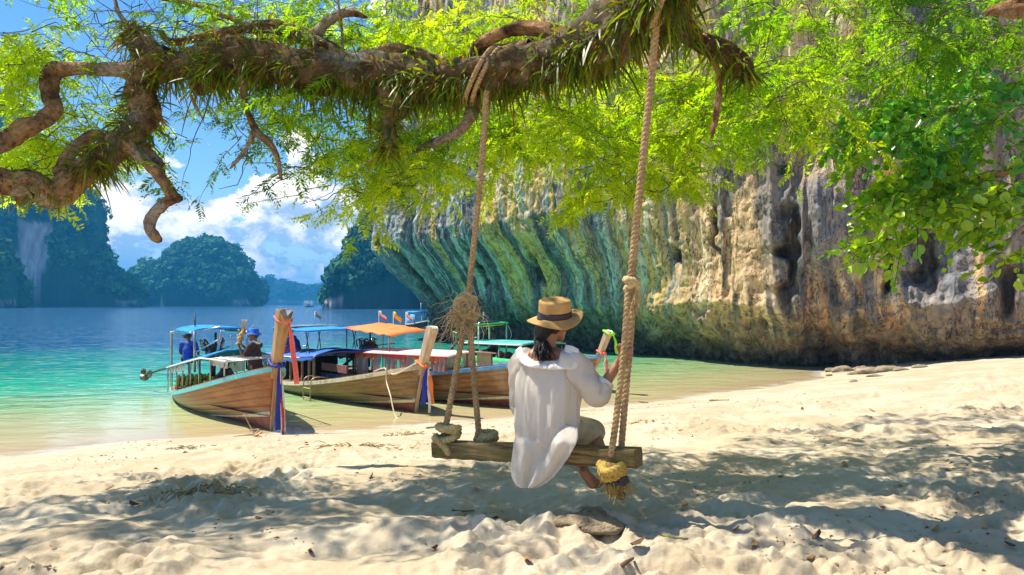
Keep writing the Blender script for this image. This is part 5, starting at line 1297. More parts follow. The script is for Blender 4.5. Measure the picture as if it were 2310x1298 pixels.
# ------------------------------------------------------------------ life vests, ladder, mooring line: carried by the boats
M_vest = simple('lime_vest', (0.55, 0.66, 0.06), .7, .3, 30, dirt=(.10, .12, .05))
M_vest2 = simple('yellow_vest', (0.70, 0.64, 0.16), .7, .3, 30, dirt=(.12, .12, .06))
for i in range(9):
    p = b1.w(1.15 + .03 * (i % 3), -.52 + i * .105, .47 + .02 * (i % 2))
    r = thing('life_vest', 'lime life vest in the row hung across the stern of the varnished boat', 'life vest', p, math.atan2(b1.h[1], b1.h[0]) + 1.57, 'life vests hung across the stern')
    mb = MB()
    mb.tube(spline([[-.05, -.05, -.12], [-.03, -.06, .06], [0, 0, .14], [.03, .06, .06], [.05, .05, -.12]], 16), .055, 8, flat=.8); mb.build('foam', M_vest if i % 2 else M_vest2, r)
    for zz_ in (-.07, .03): MB().tube(np.array([[-.1, -.055, zz_], [.1, -.055, zz_ + .01]]), .012, 5).build('strap', M_dark, r)
# ladder hooked on the second boat
tl_ = .60
la = thing('boarding_ladder', 'thin rusty steel boarding ladder hooked over the side of the weathered boat', 'ladder', b2.w(*b2.pt(tl_, 1.0, -1)[:2], 0), math.atan2(b2.h[1], b2.h[0]))
M_lad = simple('ladder_steel', (.45, .36, .24), .5, .3, 20, dirt=(.3, .14, .06), Metallic=.4)
zt_ = float(b2.sheer(tl_)) + .12
for x in (-.22, .22): MB().tube(spline([[x, .35, zt_ - .05], [x, .1, zt_], [x, -.09, zt_ - .02], [x, -.16, zt_ - .2], [x, -.17, -.35]], 24), .016, 7).build('rail', M_lad, la)
for z in (zt_ - .28, zt_ - .52, zt_ - .74, -.18): MB().tube([[-.22, -.165, z], [.22, -.165, z]], .016, 7).build('rung', M_lad, la)
M_line = simple('mooring_line', (.66, .56, .40), .8, .2, 40)
tq = min(np.linspace(.5, 1, 200), key=lambda t: abs(1155 + F * (lambda w_: w_[0] / w_[1])(b2.w(*b2.pt(t, 1.03, -1, .06))) - 872))
q0 = b2.w(*b2.pt(tq, 1.0, -1, .07)); q1 = P(893, 945, 15.6); q1[2] = max(gz(q1[0], q1[1]), 0) + .02; q2 = P(918, 958, 15.1); q2[2] = gz(q2[0], q2[1]) + .02
ml = MB().tube(spline([b2.w(*b2.pt(tq - .06, 1.0, -1, -.1)) + [0, 0, .05], b2.w(*b2.pt(tq - .02, 1.0, -1, .0)) + [0, 0, .08], q0 + [0, 0, .03], q0 + [.02, -.04, -.25], q0 * .4 + q1 * .6 + [-.03, 0, .05], q1, q2], 50), .016, 6).build('mooring_line', M_line)
tag(ml, 'pale mooring line running from the weathered boat down to the sand', 'rope')
ml = MB().tube(spline([b2.w(*b2.pt(.93, 1.03, -1)), b2.w(b2.L * .965, -.42, .88), b2.w(b2.L * .99, -.35, .93), b2.w(*[b2.L + .33, -.16, 1.16])], 20), .02, 6).build('bow_line', M_line); tag(ml, 'slack rope looped round the bow post of the weathered boat', 'rope')
# ------------------------------------------------------------------ people
def unit(v): v = np.asarray(v, float); return v / (np.linalg.norm(v) + 1e-12)
M_skin = simple('tanned_skin', (0.36, 0.165, 0.085), .5, .10, 12, .1, .003, Subsurface_Weight=.08)
M_skin2 = simple('brown_skin', (0.20, 0.095, 0.05), .55, .10, 12, .1, .003)
M_hair = simple('black_hair', (0.016, 0.011, 0.011), .35, .5, 60, .8, .006, stretch=(6, 6, .5))
M_shirtb = simple('royal_blue_shirt', (0.02, 0.07, 0.38), .8, .2, 10, .4, .02)
M_hatb = simple('bright_blue_hat', (0.02, 0.14, 0.62), .8, .15, 12)
M_robe = simple('dark_brown_robe', (0.055, 0.032, 0.032), .85, .3, 8, .5, .03)
M_pat = simple('dark_patterned_shirt', (0.05, 0.045, 0.06), .85, .8, 30, .4, .02, dirt=(.22, .16, .20))
M_short = simple('pink_shorts', (0.62, 0.10, 0.22), .8, .2, 12)
M_dk = simple('dark_trousers', (0.03, 0.03, 0.045), .85, .3, 12)
M_gold = simple('straw_garland', (0.62, 0.40, 0.13), .7, .35, 30)
M_ltshirt = simple('grey_shirt', (0.10, 0.13, 0.18), .8, .2, 12)

def person(label, base, face, hip, chest, head, shoulders, elbows, wrists, knees, feet, top, legs, hair=M_hair, skin=M_skin2, sc=1.0, sleeve=.55, robe=False, hat=None, group=None):
    """joints in world metres; each pair is (left, right)"""
    root = thing('person', label, 'person', base, 0, group); B0 = np.array(base, float)
    f = unit(face); L = lambda p: np.array(p, float) - B0
    hip, chest, head = L(hip), L(chest), L(head)
    sh = [L(p) for p in shoulders]; el = [L(p) for p in elbows]; wr = [L(p) for p in wrists]; kn = [L(p) for p in knees]; ft = [L(p) for p in feet]
    side = unit(sh[1] - sh[0])
    mb = MB()
    mb.ell(head, (.078 * sc, .095 * sc, .112 * sc), rot=np.stack([np.cross(f, [0, 0, 1]), f, [0, 0, 1]], 1))
    mb.capsule(head + f * .02 * sc - [0, 0, .075 * sc], head + f * .05 * sc - [0, 0, .08 * sc], .05 * sc, .04 * sc)
    mb.capsule(head + f * .085 * sc - [0, 0, .0], head + f * .108 * sc - [0, 0, .03 * sc], .012 * sc, .015 * sc, 8)
    for s_ in (-1, 1): mb.ell(head + np.cross(f, [0, 0, 1]) * s_ * .08 * sc - [0, 0, .01], (.014, .026, .03), n=8)
    neck = (sh[0] + sh[1]) / 2
    mb.capsule(head - f * .015 - [0, 0, .06 * sc], neck, .052 * sc, .06 * sc)
    mb.capsule(chest, hip, .12 * sc, .125 * sc); mb.capsule(sh[0], sh[1], .06 * sc, .06 * sc); mb.capsule(neck, chest, .08 * sc, .13 * sc)
    for i in range(2):
        mb.capsule(sh[i], el[i], .048 * sc, .038 * sc); mb.capsule(el[i], wr[i], .037 * sc, .026 * sc)
        d = unit(wr[i] - el[i]); pl = wr[i] + d * .07 * sc; mb.capsule(wr[i], pl, .026 * sc, .03 * sc)
        n_ = unit(np.cross(d, [0, 0, 1.0]) if abs(d[2]) < .9 else np.cross(d, f))
        for k in range(4):
            a = pl + n_ * (k - 1.5) * .017 * sc; mb.capsule(a, a + (d * .05 + np.array([0, 0, -.02])) * sc * (1, 1.12, 1.05, .85)[k], .010 * sc, .008 * sc, 7)
        mb.capsule(wr[i] + d * .02, wr[i] + d * .06 + n_ * .045, .011 * sc, .009 * sc, 7)
        hp = hip + side * (.09 if i else -.09) * sc
        mb.capsule(hp, kn[i], .078 * sc, .055 * sc); mb.capsule(kn[i], ft[i], .052 * sc, .034 * sc); mb.capsule(ft[i], ft[i] + f * .14 * sc - [0, 0, .02], .034 * sc, .026 * sc)
    remesh(mb.build('body', skin, root), .011 * sc)
    mb = MB()
    mb.capsule(chest, hip, .148 * sc, .150 * sc); mb.capsule(sh[0], sh[1], .076 * sc, .076 * sc); mb.capsule(neck - [0, 0, .03], chest, .10 * sc, .155 * sc)
    for i in range(2):
        e = sh[i] + (el[i] - sh[i]) * sleeve * 1.4; mb.capsule(sh[i], e, .066 * sc, .06 * sc)
    if robe:
        mb.capsule(hip, (ft[0] + ft[1]) / 2 + [0, 0, .15], .165 * sc, .19 * sc)
    o = remesh(mb.build('robe' if robe else 'shirt', top, root), .014 * sc, 3)
    if not robe:
        mb = MB()
        for i in range(2):
            hp = hip + side * (.09 if i else -.09) * sc; mb.capsule(hp, kn[i], .095 * sc, .075 * sc)
        mb.capsule(hip - side * .08, hip + side * .08, .12 * sc, .12 * sc)
        remesh(mb.build('trousers', legs, root), .014 * sc, 2)
    mb = MB(); R = np.stack([np.cross(f, [0, 0, 1]), f, [0, 0, 1]], 1)
    mb.ell(head + np.array([0, 0, .022 * sc]) - f * .018 * sc, (.086 * sc, .098 * sc, .108 * sc), rot=R); remesh(mb.build('hair', hair, root), .012, 2)
    if hat is not None:
        mb = MB(); an = np.linspace(0, 2 * math.pi, 20, endpoint=False); rings = []
        for r_, z_ in ((.165, .015), (.16, .02), (.112, .062), (.108, .12), (.09, .15), (.02, .155)):
            rings.append(np.stack([np.cos(an) * r_, np.sin(an) * r_, np.full(20, z_) + .01 * np.sin(an * 3) * (r_ > .15)], 1) * sc + head)
        thick(mb.loft(rings, cap=False).build('bucket_hat', hat, root), .006)
    return root
H_ = np.array([*b1.h, 0.0]); SD = np.array([-b1.h[1], b1.h[0], 0.0])    # boat one: forward, port
def b1w(x, y, z): return b1.w(x, y, z)
# helmsman at the stern, seen from behind
b = b1w(.75, -.2, .92)
person('person in blue shirt sitting at the varnished stern with back turned', b, (-.3, .95, 0), b + [0, 0, .12], b + [0, 0, .36], b + [-.02, .05, .74], (b + [-.17, 0, .52], b + [.17, 0, .52]), (b + [-.24, .06, .27], b + [.24, .06, .27]), (b + [-.14, .25, .16], b + [.16, .25, .16]), (b + [-.16, .40, .10], b + [.10, .40, .10]), (b + [-.18, .45, -.32], b + [.1, .45, -.32]), M_shirtb, M_dk, sc=.98)
# standing figure holding a garland
b = b1w(5.6, .10, .33)
pst = person('person in dark robe and blue bucket hat standing in a boat lifting a garland', b, (-.85, -.2, 0), b + [0, 0, .82], b + [-.02, 0, 1.10], b + [-.04, -.01, 1.50], (b + [.02, .17, 1.28], b + [-.04, -.17, 1.28]), (b + [-.16, .26, 1.08], b + [-.20, -.16, 1.03]), (b + [-.32, .14, 1.26], b + [-.30, -.12, 1.26]), (b + [-.02, .09, .42], b + [-.02, -.09, .42]), (b + [0, .09, .04], b + [0, -.09, .04]), M_robe, M_dk, sc=1.0, sleeve=.45, robe=True, hat=M_hatb)
mb = MB(); mb.tube(spline([b + [-.04, .02, 1.38], b + [.06, .06, 1.34], b + [.06, -.06, 1.34], b + [-.04, -.08, 1.38]], 14) - b, .03, 7); mb.build('scarf', M_ribw, pst)
g_ = np.random.default_rng(4); mb = MB()
gb = b + np.array([-.36, 0, 1.28])
for i in range(70):
    t = g_.uniform(); mb.ell([g_.normal() * .035 + .10 * t, g_.normal() * .035, t * .34], (.026, .026, .02), n=6)
gl_ = thing('flower_garland', 'straw coloured garland held up by the robed person on the boat', 'garland', gb); mb.build('blossoms', M_gold, gl_)
mb = MB()
for i in range(9): mb.tube(spline([[.08, 0, .28], [.10 + g_.normal() * .02, g_.normal() * .03, .42], [.12 + g_.normal() * .035, g_.normal() * .05, .55]], 6), .007, 5)
mb.build('stalks', simple('pale_stalk', (.55, .42, .26), .8), gl_)
# crouching figure amidships
b = b1w(4.4, -.15, .48)
person('person in dark patterned shirt bending over amidships in the varnished boat', b, (-.8, -.3, 0), b + [.12, 0, .22], b + [-.02, 0, .42], b + [-.06, -.04, .66], (b + [-.05, .17, .50], b + [-.05, -.17, .50]), (b + [-.22, .2, .32], b + [-.22, -.2, .32]), (b + [-.42, .12, .28], b + [-.42, -.12, .28]), (b + [-.25, .12, .22], b + [-.25, -.12, .22]), (b + [-.22, .12, .03], b + [-.22, -.12, .03]), M_pat, M_dk, sc=.98, sleeve=.6)
# man on the blue cabin roof
b = b2.w(2.45, -.35, .97)
person('person in blue shirt and pink shorts crouched on the weathered cabin roof', b, (-.9, .15, 0), b + [.10, 0, .14], b + [.04, 0, .38], b + [-.11, 0, .70], (b + [-.05, -.17, .52], b + [-.03, .17, .52]), (b + [-.19, -.19, .32], b + [-.17, .19, .32]), (b + [-.30, -.12, .14], b + [-.3, .12, .14]), (b + [-.24, -.14, .20], b + [-.22, .14, .2]), (b + [-.25, -.14, .06], b + [-.25, .14, .06]), M_shirtb, M_short, sc=.98)
# person under the green canopy
b = b4.w(1.45, .35, .72)
person('person in a grey shirt sitting under the green canopy with face turned left', b, (-.9, -.2, 0), b + [0, 0, .12], b + [0, 0, .36], b + [-.04, 0, .74], (b + [0, .17, .52], b + [0, -.17, .52]), (b + [-.08, .22, .3], b + [-.08, -.22, .3]), (b + [-.25, .12, .2], b + [-.25, -.12, .2]), (b + [-.38, .1, .12], b + [-.38, -.1, .12]), (b + [-.4, .1, -.25], b + [-.4, -.1, -.25]), M_ltshirt, M_dk, sc=.98)

# ------------------------------------------------------------------ rope swing
PL_ = P(985, 1011, 4.75); PR_ = P(1440, 1031, 4.05)
ux = unit(PR_ - PL_); ff = unit(np.cross([0, 0, 1.0], ux)); uz = np.cross(ux, ff)
swing = thing('rope_swing', 'rope swing with thick weathered plank seat hanging from the old tree', 'swing', (*((PL_ + PR_) / 2)[:2], gz(*((PL_ + PR_) / 2)[:2])))
SB = np.array(swing.location)
def mat_plank():
    t = NT('weathered_plank'); v = t.coord('Object')
    # grain runs along the plank
    rot = t.node('ShaderNodeMapping'); rot.inputs['Rotation'].default_value = (0, 0, -math.atan2(ux[1], ux[0])); t.l.new(v, rot.inputs[0])
    mp = t.node('ShaderNodeMapping'); mp.inputs['Scale'].default_value = (1.6, 26, 26); t.l.new(rot.outputs[0], mp.inputs[0])
    n = t.noise(1.6, 7, .65, mp.outputs[0], dist=.6); n2 = t.noise(5, 5, .6, v); n3 = t.noise(70, 4, .7, v)
    c = t.mix(t.ramp(n, .35, .66), (.075, .045, .018), (.27, .19, .075))
    c = t.mix(t.math('MULTIPLY', t.ramp(n2, .46, .64), .7), c, (.13, .13, .028))
    c = t.mix(t.math('MULTIPLY', t.ramp(n3, .58, .7), .5), c, (.36, .27, .14))
    return t.done(t.bsdf(c, .75, t.bump(n, .8, .012, t.bump(n3, .4, .004)), Specular_IOR_Level=.3))
M_plank = mat_plank()
def pl_pt(a, d, h):   # a along (0..1), d away, h up, relative to the plank's middle line
    return PL_ * (1 - a) + PR_ * a + ff * d + uz * h
rings = []; gk = np.random.default_rng(8)
nA = 40
for i in range(nA):
    a = i / (nA - 1); j = .0035 * math.sin(i * 1.7) + .003 * gk.normal() * 0
    d0, d1, h0, h1 = -.062 + j * .6, .075, -.048 + j * .6, .050
    if i == 0: h0 += .0
    sk = (.030 / 1.4) * (1 if i == nA - 1 else 0)
    pr_ = [(d0, h1 - .006), (d0 + .008, h1), (d1 - .008, h1 - .004), (d1, h1 - .012), (d1, h0 + .02), (d1 - .012, h0 - .012), (d0 + .03, h0 - .014), (d0, h0)]
    rings.append([pl_pt(a + .0 - sk * ((d - d0) / .137 - .5) * 0, d, h) - SB for d, h in pr_])
plank = bevel(MB().loft(rings).build('seat', M_plank, swing, smooth=False), .004, 2)

def mat_rope(name, a, b):
    t = NT(name); n = t.noise(60, 5, .65); n2 = t.noise(5, 3, .5)
    c = t.mix(t.ramp(n, .3, .7), a, b); c = t.mix(t.math('MULTIPLY', t.ramp(n2, .45, .65), .4), c, tuple(x * .55 for x in a))
    return t.done(t.bsdf(c, .85, t.bump(n, .7, .003)))
M_hemp = mat_rope('hemp_rope', (.30, .18, .08), (.58, .39, .18))
M_hempl = mat_rope('pale_hemp', (.52, .36, .16), (.78, .58, .30))
M_hempy = mat_rope('yellow_rope', (.36, .22, .045), (.58, .40, .085))
M_hempg = mat_rope('greenish_rope', (.34, .26, .10), (.62, .48, .22))
def rope(name, m, pts, r=.021, pitch=.085, strands=3, parent=None, sag=None):
    pts = np.array(pts, float); L = np.linalg.norm(np.diff(pts, axis=0), axis=1).sum()
    k = max(14, int(L / .011)); c = spline(pts, k); t, N, B = frames(c)
    l = np.concatenate([[0], np.cumsum(np.linalg.norm(np.diff(c, axis=0), axis=1))]); mb = MB()
    for s_ in range(strands):
        ph = 2 * math.pi * (l / pitch + s_ / strands)
        mb.tube(c + (np.cos(ph)[:, None] * N + np.sin(ph)[:, None] * B) * r * .50, r * .56, 7)
    return mb.build(name, m, parent or swing)
Yl, Yr = 4.72, 4.12
# left rope: branch -> knot -> two legs
kl = P(1056, 672, 4.78)
nearest = main_pts[int(np.argmin(np.abs(1155 + main_pts[:, 0] / main_pts[:, 1] * F - 1090)))]
rl = main_r[int(np.argmin(np.abs(1155 + main_pts[:, 0] / main_pts[:, 1] * F - 1090)))] * 1.12
Yb = nearest[1] - rl
rope('rope', M_hemp, [P(1098, 205, Yb - .01) - SB, P(1082, 420, (Yb + 4.78) / 2) - SB, kl - SB, P(1048, 720, 4.77) - SB], .0215)
an = np.linspace(-.3, 2 * math.pi - .3, 22); dirx = np.array([1.0, 0, 0]); rad_ = np.stack([.10 * np.sin(an * 1.0), (rl + .03) * -np.cos(an), (rl + .03) * np.sin(an)], 1) + nearest
for dx in (-.025, .025): rope('branch_loop', M_hemp, rad_ + [dx, 0, 0] - SB, .018, .07)
lA, lB = P(1000, 978, 4.70), P(1080, 982, 4.66)
rope('rope', M_hemp, [P(1054, 700, 4.76) - SB, P(1030, 830, 4.73) - SB, P(1008, 950, 4.69) - SB, lA + [0, 0, .02] - SB], .0215)
rope('rope', M_hemp, [P(1058, 700, 4.80) - SB, P(1068, 840, 4.75) - SB, P(1079, 965, 4.70) - SB, lB - SB], .0215)
# frayed knot
def knot(name, c, m, R, r, loops, seed, parent=swing, sq=(1, .8, .7), strands=3, pitch=.06):
    g = np.random.default_rng(seed); mbs = []
    k = loops * 16; a = np.linspace(0, loops * 2 * math.pi, k)
    tilt = np.linspace(-.9, .9, k) + .25 * np.sin(a * .5 + seed)
    pts = np.stack([np.cos(a) * R * sq[0], np.sin(a) * R * sq[1], R * sq[2] * np.sin(tilt + a * .37 + seed)], 1) * (1 - .22 * np.sin(a * .61 + seed)[:, None] ** 2)
    return rope(name, m, pts + c - SB, r, pitch, strands, parent)
knot('knot', P(1052, 694, 4.74), M_hempl, .058, .022, 4, 3, sq=(1, .85, 1.25))
g_ = np.random.default_rng(12); mb = MB(); c0 = P(1052, 700, 4.72)
for i in range(190):
    a0 = c0 + g_.normal(size=3) * np.array([.032, .025, .05]); sd_ = g_.choice([-1, -1, -1, .5]); L = g_.uniform(.06, .26)
    d = np.array([sd_ * g_.uniform(.1, .75), g_.normal() * .3, -g_.uniform(.25, 1.0)])
    k = 8; t = np.linspace(0, 1, k)[:, None]; w = np.cumsum(g_.normal(size=(k, 3)) * .017, 0)
    mb.tube(a0 + d * L * t + w + np.array([0, 0, -.12]) * L * t ** 2 - SB, np.linspace(.0026, .0011, k), 3, cap=False)
for i in range(80):
    a0 = c0 + np.array([g_.normal() * .02, -.03, g_.uniform(0, .07)]); an = np.linspace(0, g_.uniform(3, 7), 14); R_ = g_.uniform(.018, .048)
    mb.tube(a0 + np.stack([np.cos(an + i) * R_, g_.normal() * .02 + 0 * an, np.sin(an + i) * R_ * 1.2], 1) - SB, .003, 3, cap=False)
tag(mb.build('frayed_fibres', M_hempl, swing), kind='stuff')
# knots on the plank's left end and middle
knot('plank_knot', P(1012, 978, 4.68), M_hempg, .062, .026, 3, 1, sq=(1.1, 1.0, .75))
rope('plank_wrap', M_hempg, [P(985, 985, 4.70) - SB, P(982, 990, 4.64) - SB, P(998, 1003, 4.63) - SB, P(1010, 1018, 4.64) - SB, P(1015, 1028, 4.66) - SB], .026, .06)
knot('plank_knot', P(1096, 986, 4.70), M_hempg, .052, .025, 3, 5, sq=(1.25, .9, .45))
# right rope
kr = P(1423, 640, 4.16)
rope('rope', M_hemp, [P(1497, -60, 4.06) - SB, P(1486, 0, 4.07) - SB, P(1467, 200, 4.10) - SB, P(1440, 460, 4.13) - SB, kr - SB], .0235)
q_ = spline(main_pts, 200)
i_ = int(np.argmin(np.abs(1155 + main_pts[:, 0] / main_pts[:, 1] * F - 1495))); nr_ = main_pts[i_]; rr_ = main_r[i_] * 1.1
an = np.linspace(0, 2 * math.pi, 22); lp = np.stack([.06 * np.sin(an), -(rr_ + .03) * np.cos(an), (rr_ + .03) * np.sin(an)], 1) + nr_
rope('branch_loop', M_hemp, lp - SB, .021, .08)
rope('rope', M_hemp, [P(1418, 640, 4.14) - SB, P(1409, 770, 4.12) - SB, P(1392, 930, 4.08) - SB, P(1378, 1030, 4.06) - SB], .0200)
rope('rope', M_hemp, [P(1430, 640, 4.20) - SB, P(1422, 770, 4.18) - SB, P(1408, 930, 4.14) - SB, P(1400, 1030, 4.12) - SB], .0200)
knot('knot', P(1424, 642, 4.15), M_hempl, .040, .020, 3, 8, sq=(.9, .8, .9))
mb = MB(); c0 = P(1432, 655, 4.15)
for i in range(40):
    a0 = c0 + g_.normal(size=3) * .02; k = 7; t = np.linspace(0, 1, k)[:, None]
    mb.tube(a0 + np.array([g_.normal() * .25, g_.normal() * .2, -1]) * g_.uniform(.04, .15) * t + np.cumsum(g_.normal(size=(k, 3)) * .003, 0) - SB, np.linspace(.002, .0008, k), 3, cap=False)
tag(mb.build('frayed_fibres', M_hempl, swing), kind='stuff')
# knot, dark binding and stub under the right end
knot('plank_knot', P(1382, 1062, 4.08), M_hempy, .058, .026, 4, 2, sq=(1.05, .9, .65), pitch=.07)
rope('plank_wrap', M_hempy, [P(1352, 1046, 4.10) - SB, P(1366, 1066, 4.0) - SB, P(1392, 1058, 3.99) - SB, P(1408, 1046, 4.06) - SB], .026, .07)
rope('plank_wrap', M_hempy, [P(1350, 1050, 4.12) - SB, P(1356, 1068, 4.06) - SB, P(1366, 1085, 4.05) - SB], .02, .06)
knot('dark_binding', P(1393, 1082, 4.07), mat_rope('tarred_rope', (.02, .018, .022), (.09, .08, .085)), .056, .017, 3, 4, sq=(1, .8, .28), pitch=.05)
mb = MB(); mb.tube(np.array([P(1390, 1080, 4.08), P(1394, 1105, 4.08), P(1397, 1124, 4.08)]) - SB, [.026, .028, .024], 9); mb.ell(P(1402, 1119, 4.06) - SB, (.026, .026, .026)); mb.build('stub', M_plank, swing)
mb = MB()
for i in range(90):
    a0 = P(1393, 1090, 4.07) + g_.normal(size=3) * np.array([.04, .03, .012]); k = 5; t = np.linspace(0, 1, k)[:, None]
    mb.tube(a0 + np.array([g_.normal() * .45, g_.normal() * .4, -1]) * g_.uniform(.03, .09) * t - SB, np.linspace(.003, .001, k), 3, cap=False)
tag(mb.build('frayed_fibres', M_hempy, swing), kind='stuff')

# ------------------------------------------------------------------ the woman on the swing
woman = thing('person', 'person in loose white shirt and straw hat sitting on the rope swing', 'person', P(1236, 990, 4.34))
WB = np.array(woman.location)
def Q(px, py, Y): return P(px, py, Y) - WB
pel = Q(1236, 962, 4.34); chest = Q(1234, 868, 4.33); nb_ = Q(1231, 800, 4.335)
sR, sL = Q(1288, 818, 4.25), Q(1184, 818, 4.41)
fR = unit(np.array([.80, .60, -.04]))       # where the face looks
hd = Q(1249, 728, 4.34)
up_ = unit(np.array([.04, -.10, 1.0])); sdv = unit(np.cross(fR, up_)); up_ = np.cross(sdv, fR); HR = np.stack([sdv, fR, up_], 1)
def hp(x, y, z): return hd + HR @ np.array([x, y, z])
mb = MB()
mb.ell(hp(0, -.012, .012), (.074, .094, .102), rot=HR, n=20)
mb.capsule(hp(0, .045, -.055), hp(0, .062, -.090), .050, .030, 14)                # jaw, chin
mb.capsule(hp(-.03, .02, -.06), hp(-.012, .062, -.088), .034, .022); mb.capsule(hp(.03, .02, -.06), hp(.012, .062, -.088), .034, .022)
mb.capsule(hp(0, .088, .012), hp(0, .108, -.024), .009, .0135, 9); mb.ell(hp(.011, .097, -.027), (.008, .01, .007), n=8); mb.ell(hp(-.011, .097, -.027), (.008, .01, .007), n=8)
mb.capsule(hp(-.02, .085, -.052), hp(.02, .085, -.052), .0075, .0075, 8); mb.capsule(hp(-.017, .083, -.062), hp(.017, .083, -.062), .008, .008, 8)
for s_ in (-1, 1):
    mb.ell(hp(s_ * .045, .055, -.02), (.03, .03, .026), rot=HR); mb.capsule(hp(s_ * .014, .083, .030), hp(s_ * .05, .066, .03), .010, .009, 8)
    mb.ell(hp(s_ * .075, -.005, -.012), (.010, .019, .030), rot=HR, n=12); mb.ell(hp(s_ * .078, -.012, .005), (.008, .014, .015), rot=HR, n=10)
mb.capsule(hp(0, -.03, -.05), nb_ + [0, 0, -.01], .050, .058)
mb.capsule(nb_ + [0, .01, -.02], chest, .085, .125); mb.capsule(sL, sR, .062, .062); mb.capsule(nb_ + [0, 0, .0], (sL + nb_) / 2 + [0, 0, .01], .05, .055); mb.capsule(nb_, (sR + nb_) / 2 + [0, 0, .01], .05, .055)
mb.capsule(chest, pel, .12, .135)
wx = unit(sR - sL)
eR = Q(1352, 884, 4.22); wR = Q(1396, 818, 4.24)
eL = Q(1176, 912, 4.50); wL = Q(1228, 945, 4.62)
mb.capsule(sR, eR, .046, .040); mb.capsule(eR, wR, .040, .027); mb.capsule(sL, eL, .046, .040); mb.capsule(eL, wL, .040, .027)
# right hand closed round the rope
ra = P(1409, 800, 4.15) - WB; rz = unit(P(1414, 700, 4.155) - P(1392, 930, 4.08)); rx_ = unit(np.cross([0, 1.0, 0], rz)); ry_ = np.cross(rz, rx_)
def rp_(ang, h, r): return ra + rz * h + (rx_ * math.cos(ang) + ry_ * math.sin(ang)) * r
pc = rp_(1.75, .0, .045)
mb.capsule(wR, pc + rz * -.03, .027, .026, 12); mb.capsule(pc - rz * .022, pc + rz * .028, .026, .024); mb.capsule(rp_(1.2, -.025, .045), rp_(1.2, .03, .045), .021, .021)
for i in range(4):
    h = .036 - .0215 * i; ln_ = (1.0, 1.12, 1.04, .86)[i]; rad2 = (.0093, .0096, .0092, .0082)[i]
    an_ = [1.25, .35, -.65 * ln_, -1.45 * ln_]
    ptsf = [rp_(a_, h + .006 * math.sin(k_ * 1.5), (.047, .048, .043, .036)[k_]) for k_, a_ in enumerate(an_)]
    for k_ in range(3): mb.capsule(ptsf[k_], ptsf[k_ + 1], rad2 * (1.05 - .06 * k_), rad2 * (1.0 - .07 * k_), 9)
tb = [rp_(2.1, .02, .046), rp_(2.9, .042, .045), rp_(3.7, .052, .040), rp_(4.4, .050, .036)]
for k_ in range(3): mb.capsule(tb[k_], tb[k_ + 1], (.014, .012, .0105)[k_], (.012, .0105, .009)[k_], 9)
# left hand resting in the lap
dl = unit(wL - eL); mb.capsule(wL, wL + dl * .06, .026, .030)
for i in range(4):
    a_ = wL + dl * .065 + np.array([0, 0, 1.0]) * 0 + unit(np.cross(dl, [0, 0, 1])) * (i - 1.5) * .018
    m_ = a_ + dl * .035 + [0, 0, -.006]; e_ = m_ + dl * .022 * (1, 1.15, 1.1, .85)[i] + [0, 0, -.018]
    mb.capsule(a_, m_, .0092, .0085, 8); mb.capsule(m_, e_, .0085, .0075, 8)
mb.capsule(wL + dl * .02, wL + dl * .055 + unit(np.cross([0, 0, 1], dl)) * .045, .012, .009, 8)
# legs
hR = pel + wx * .085 + [0, 0, -.01]; hL = pel - wx * .085 + [0, 0, -.01]
kR = Q(1336, 975, 4.66); kL = Q(1290, 985, 4.76); aR = Q(1372, 1076, 4.33); aL = Q(1318, 1066, 4.36)
mb.capsule(hR, kR, .088, .060); mb.capsule(hL, kL, .088, .060)
def shin(k, a):
    m = k * .62 + a * .38 + unit(np.cross(a - k, wx)) * .012
    mb.capsule(k, m, .054, .052); mb.capsule(m, a, .052, .031)
shin(kR, aR); shin(kL, aL)
def foot(a, heel, toe):
    mb.ell(heel, (.030, .030, .032), n=12); mb.capsule(a, heel, .031, .029); mb.capsule(heel, (heel + toe) / 2, .029, .033); mb.capsule((heel + toe) / 2, toe, .033, .024)
    mb.capsule(a, (heel + toe) / 2, .03, .028)
    w_ = unit(np.cross(toe - heel, [0, 0, 1.0]))
    for i in range(5): mb.capsule(toe + w_ * (i - 2) * .014, toe + w_ * (i - 2) * .016 + unit(toe - heel) * (.022 - .002 * i), .010 - .0006 * i, .008, 7)
foot(aL, Q(1336, 1092, 4.36), Q(1340, 1092, 4.36) + np.array([.05, .14, -.03]))
foot(aR, Q(1380, 1108, 4.30), Q(1382, 1106, 4.30) + np.array([.05, .14, -.02]))
remesh(mb.build('body', M_skin, woman), .0062, 3)

# hair: crown plus a tied back fall of strands
g_ = np.random.default_rng(21); mb = MB()
mb.ell(hp(0, -.022, .018), (.083, .094, .104), rot=HR, n=20); mb.capsule(hp(0, -.075, -.01), hp(-.01, -.088, -.07), .056, .042)
hair = remesh(mb.build('hair', M_hair, woman), .008, 2)
mb = MB()
end = Q(1226, 812, 4.225)
for i in range(260):
    a_ = g_.uniform(-1.25, 1.25); r0 = g_.uniform(.2, 1)
    s0 = hp(math.sin(a_) * .080, -.03 - math.cos(a_) * .070, g_.uniform(-.055, .03))
    mid = hp(math.sin(a_) * .052 - .008, -.088 - .012 * math.cos(a_), -.085 - g_.uniform(0, .02))
    e_ = end + np.array([g_.normal() * .026, g_.normal() * .012, g_.uniform(-.012, .06)])
    pts_ = spline([s0, mid, (mid + e_) / 2 + g_.normal(size=3) * .007 + [0, -.008, 0], e_], 12)
    mb.tube(pts_, np.linspace(.0062, .0022, 12), 4, cap=False)
tag(mb.build('hair_strands', M_hair, hair), kind='stuff')

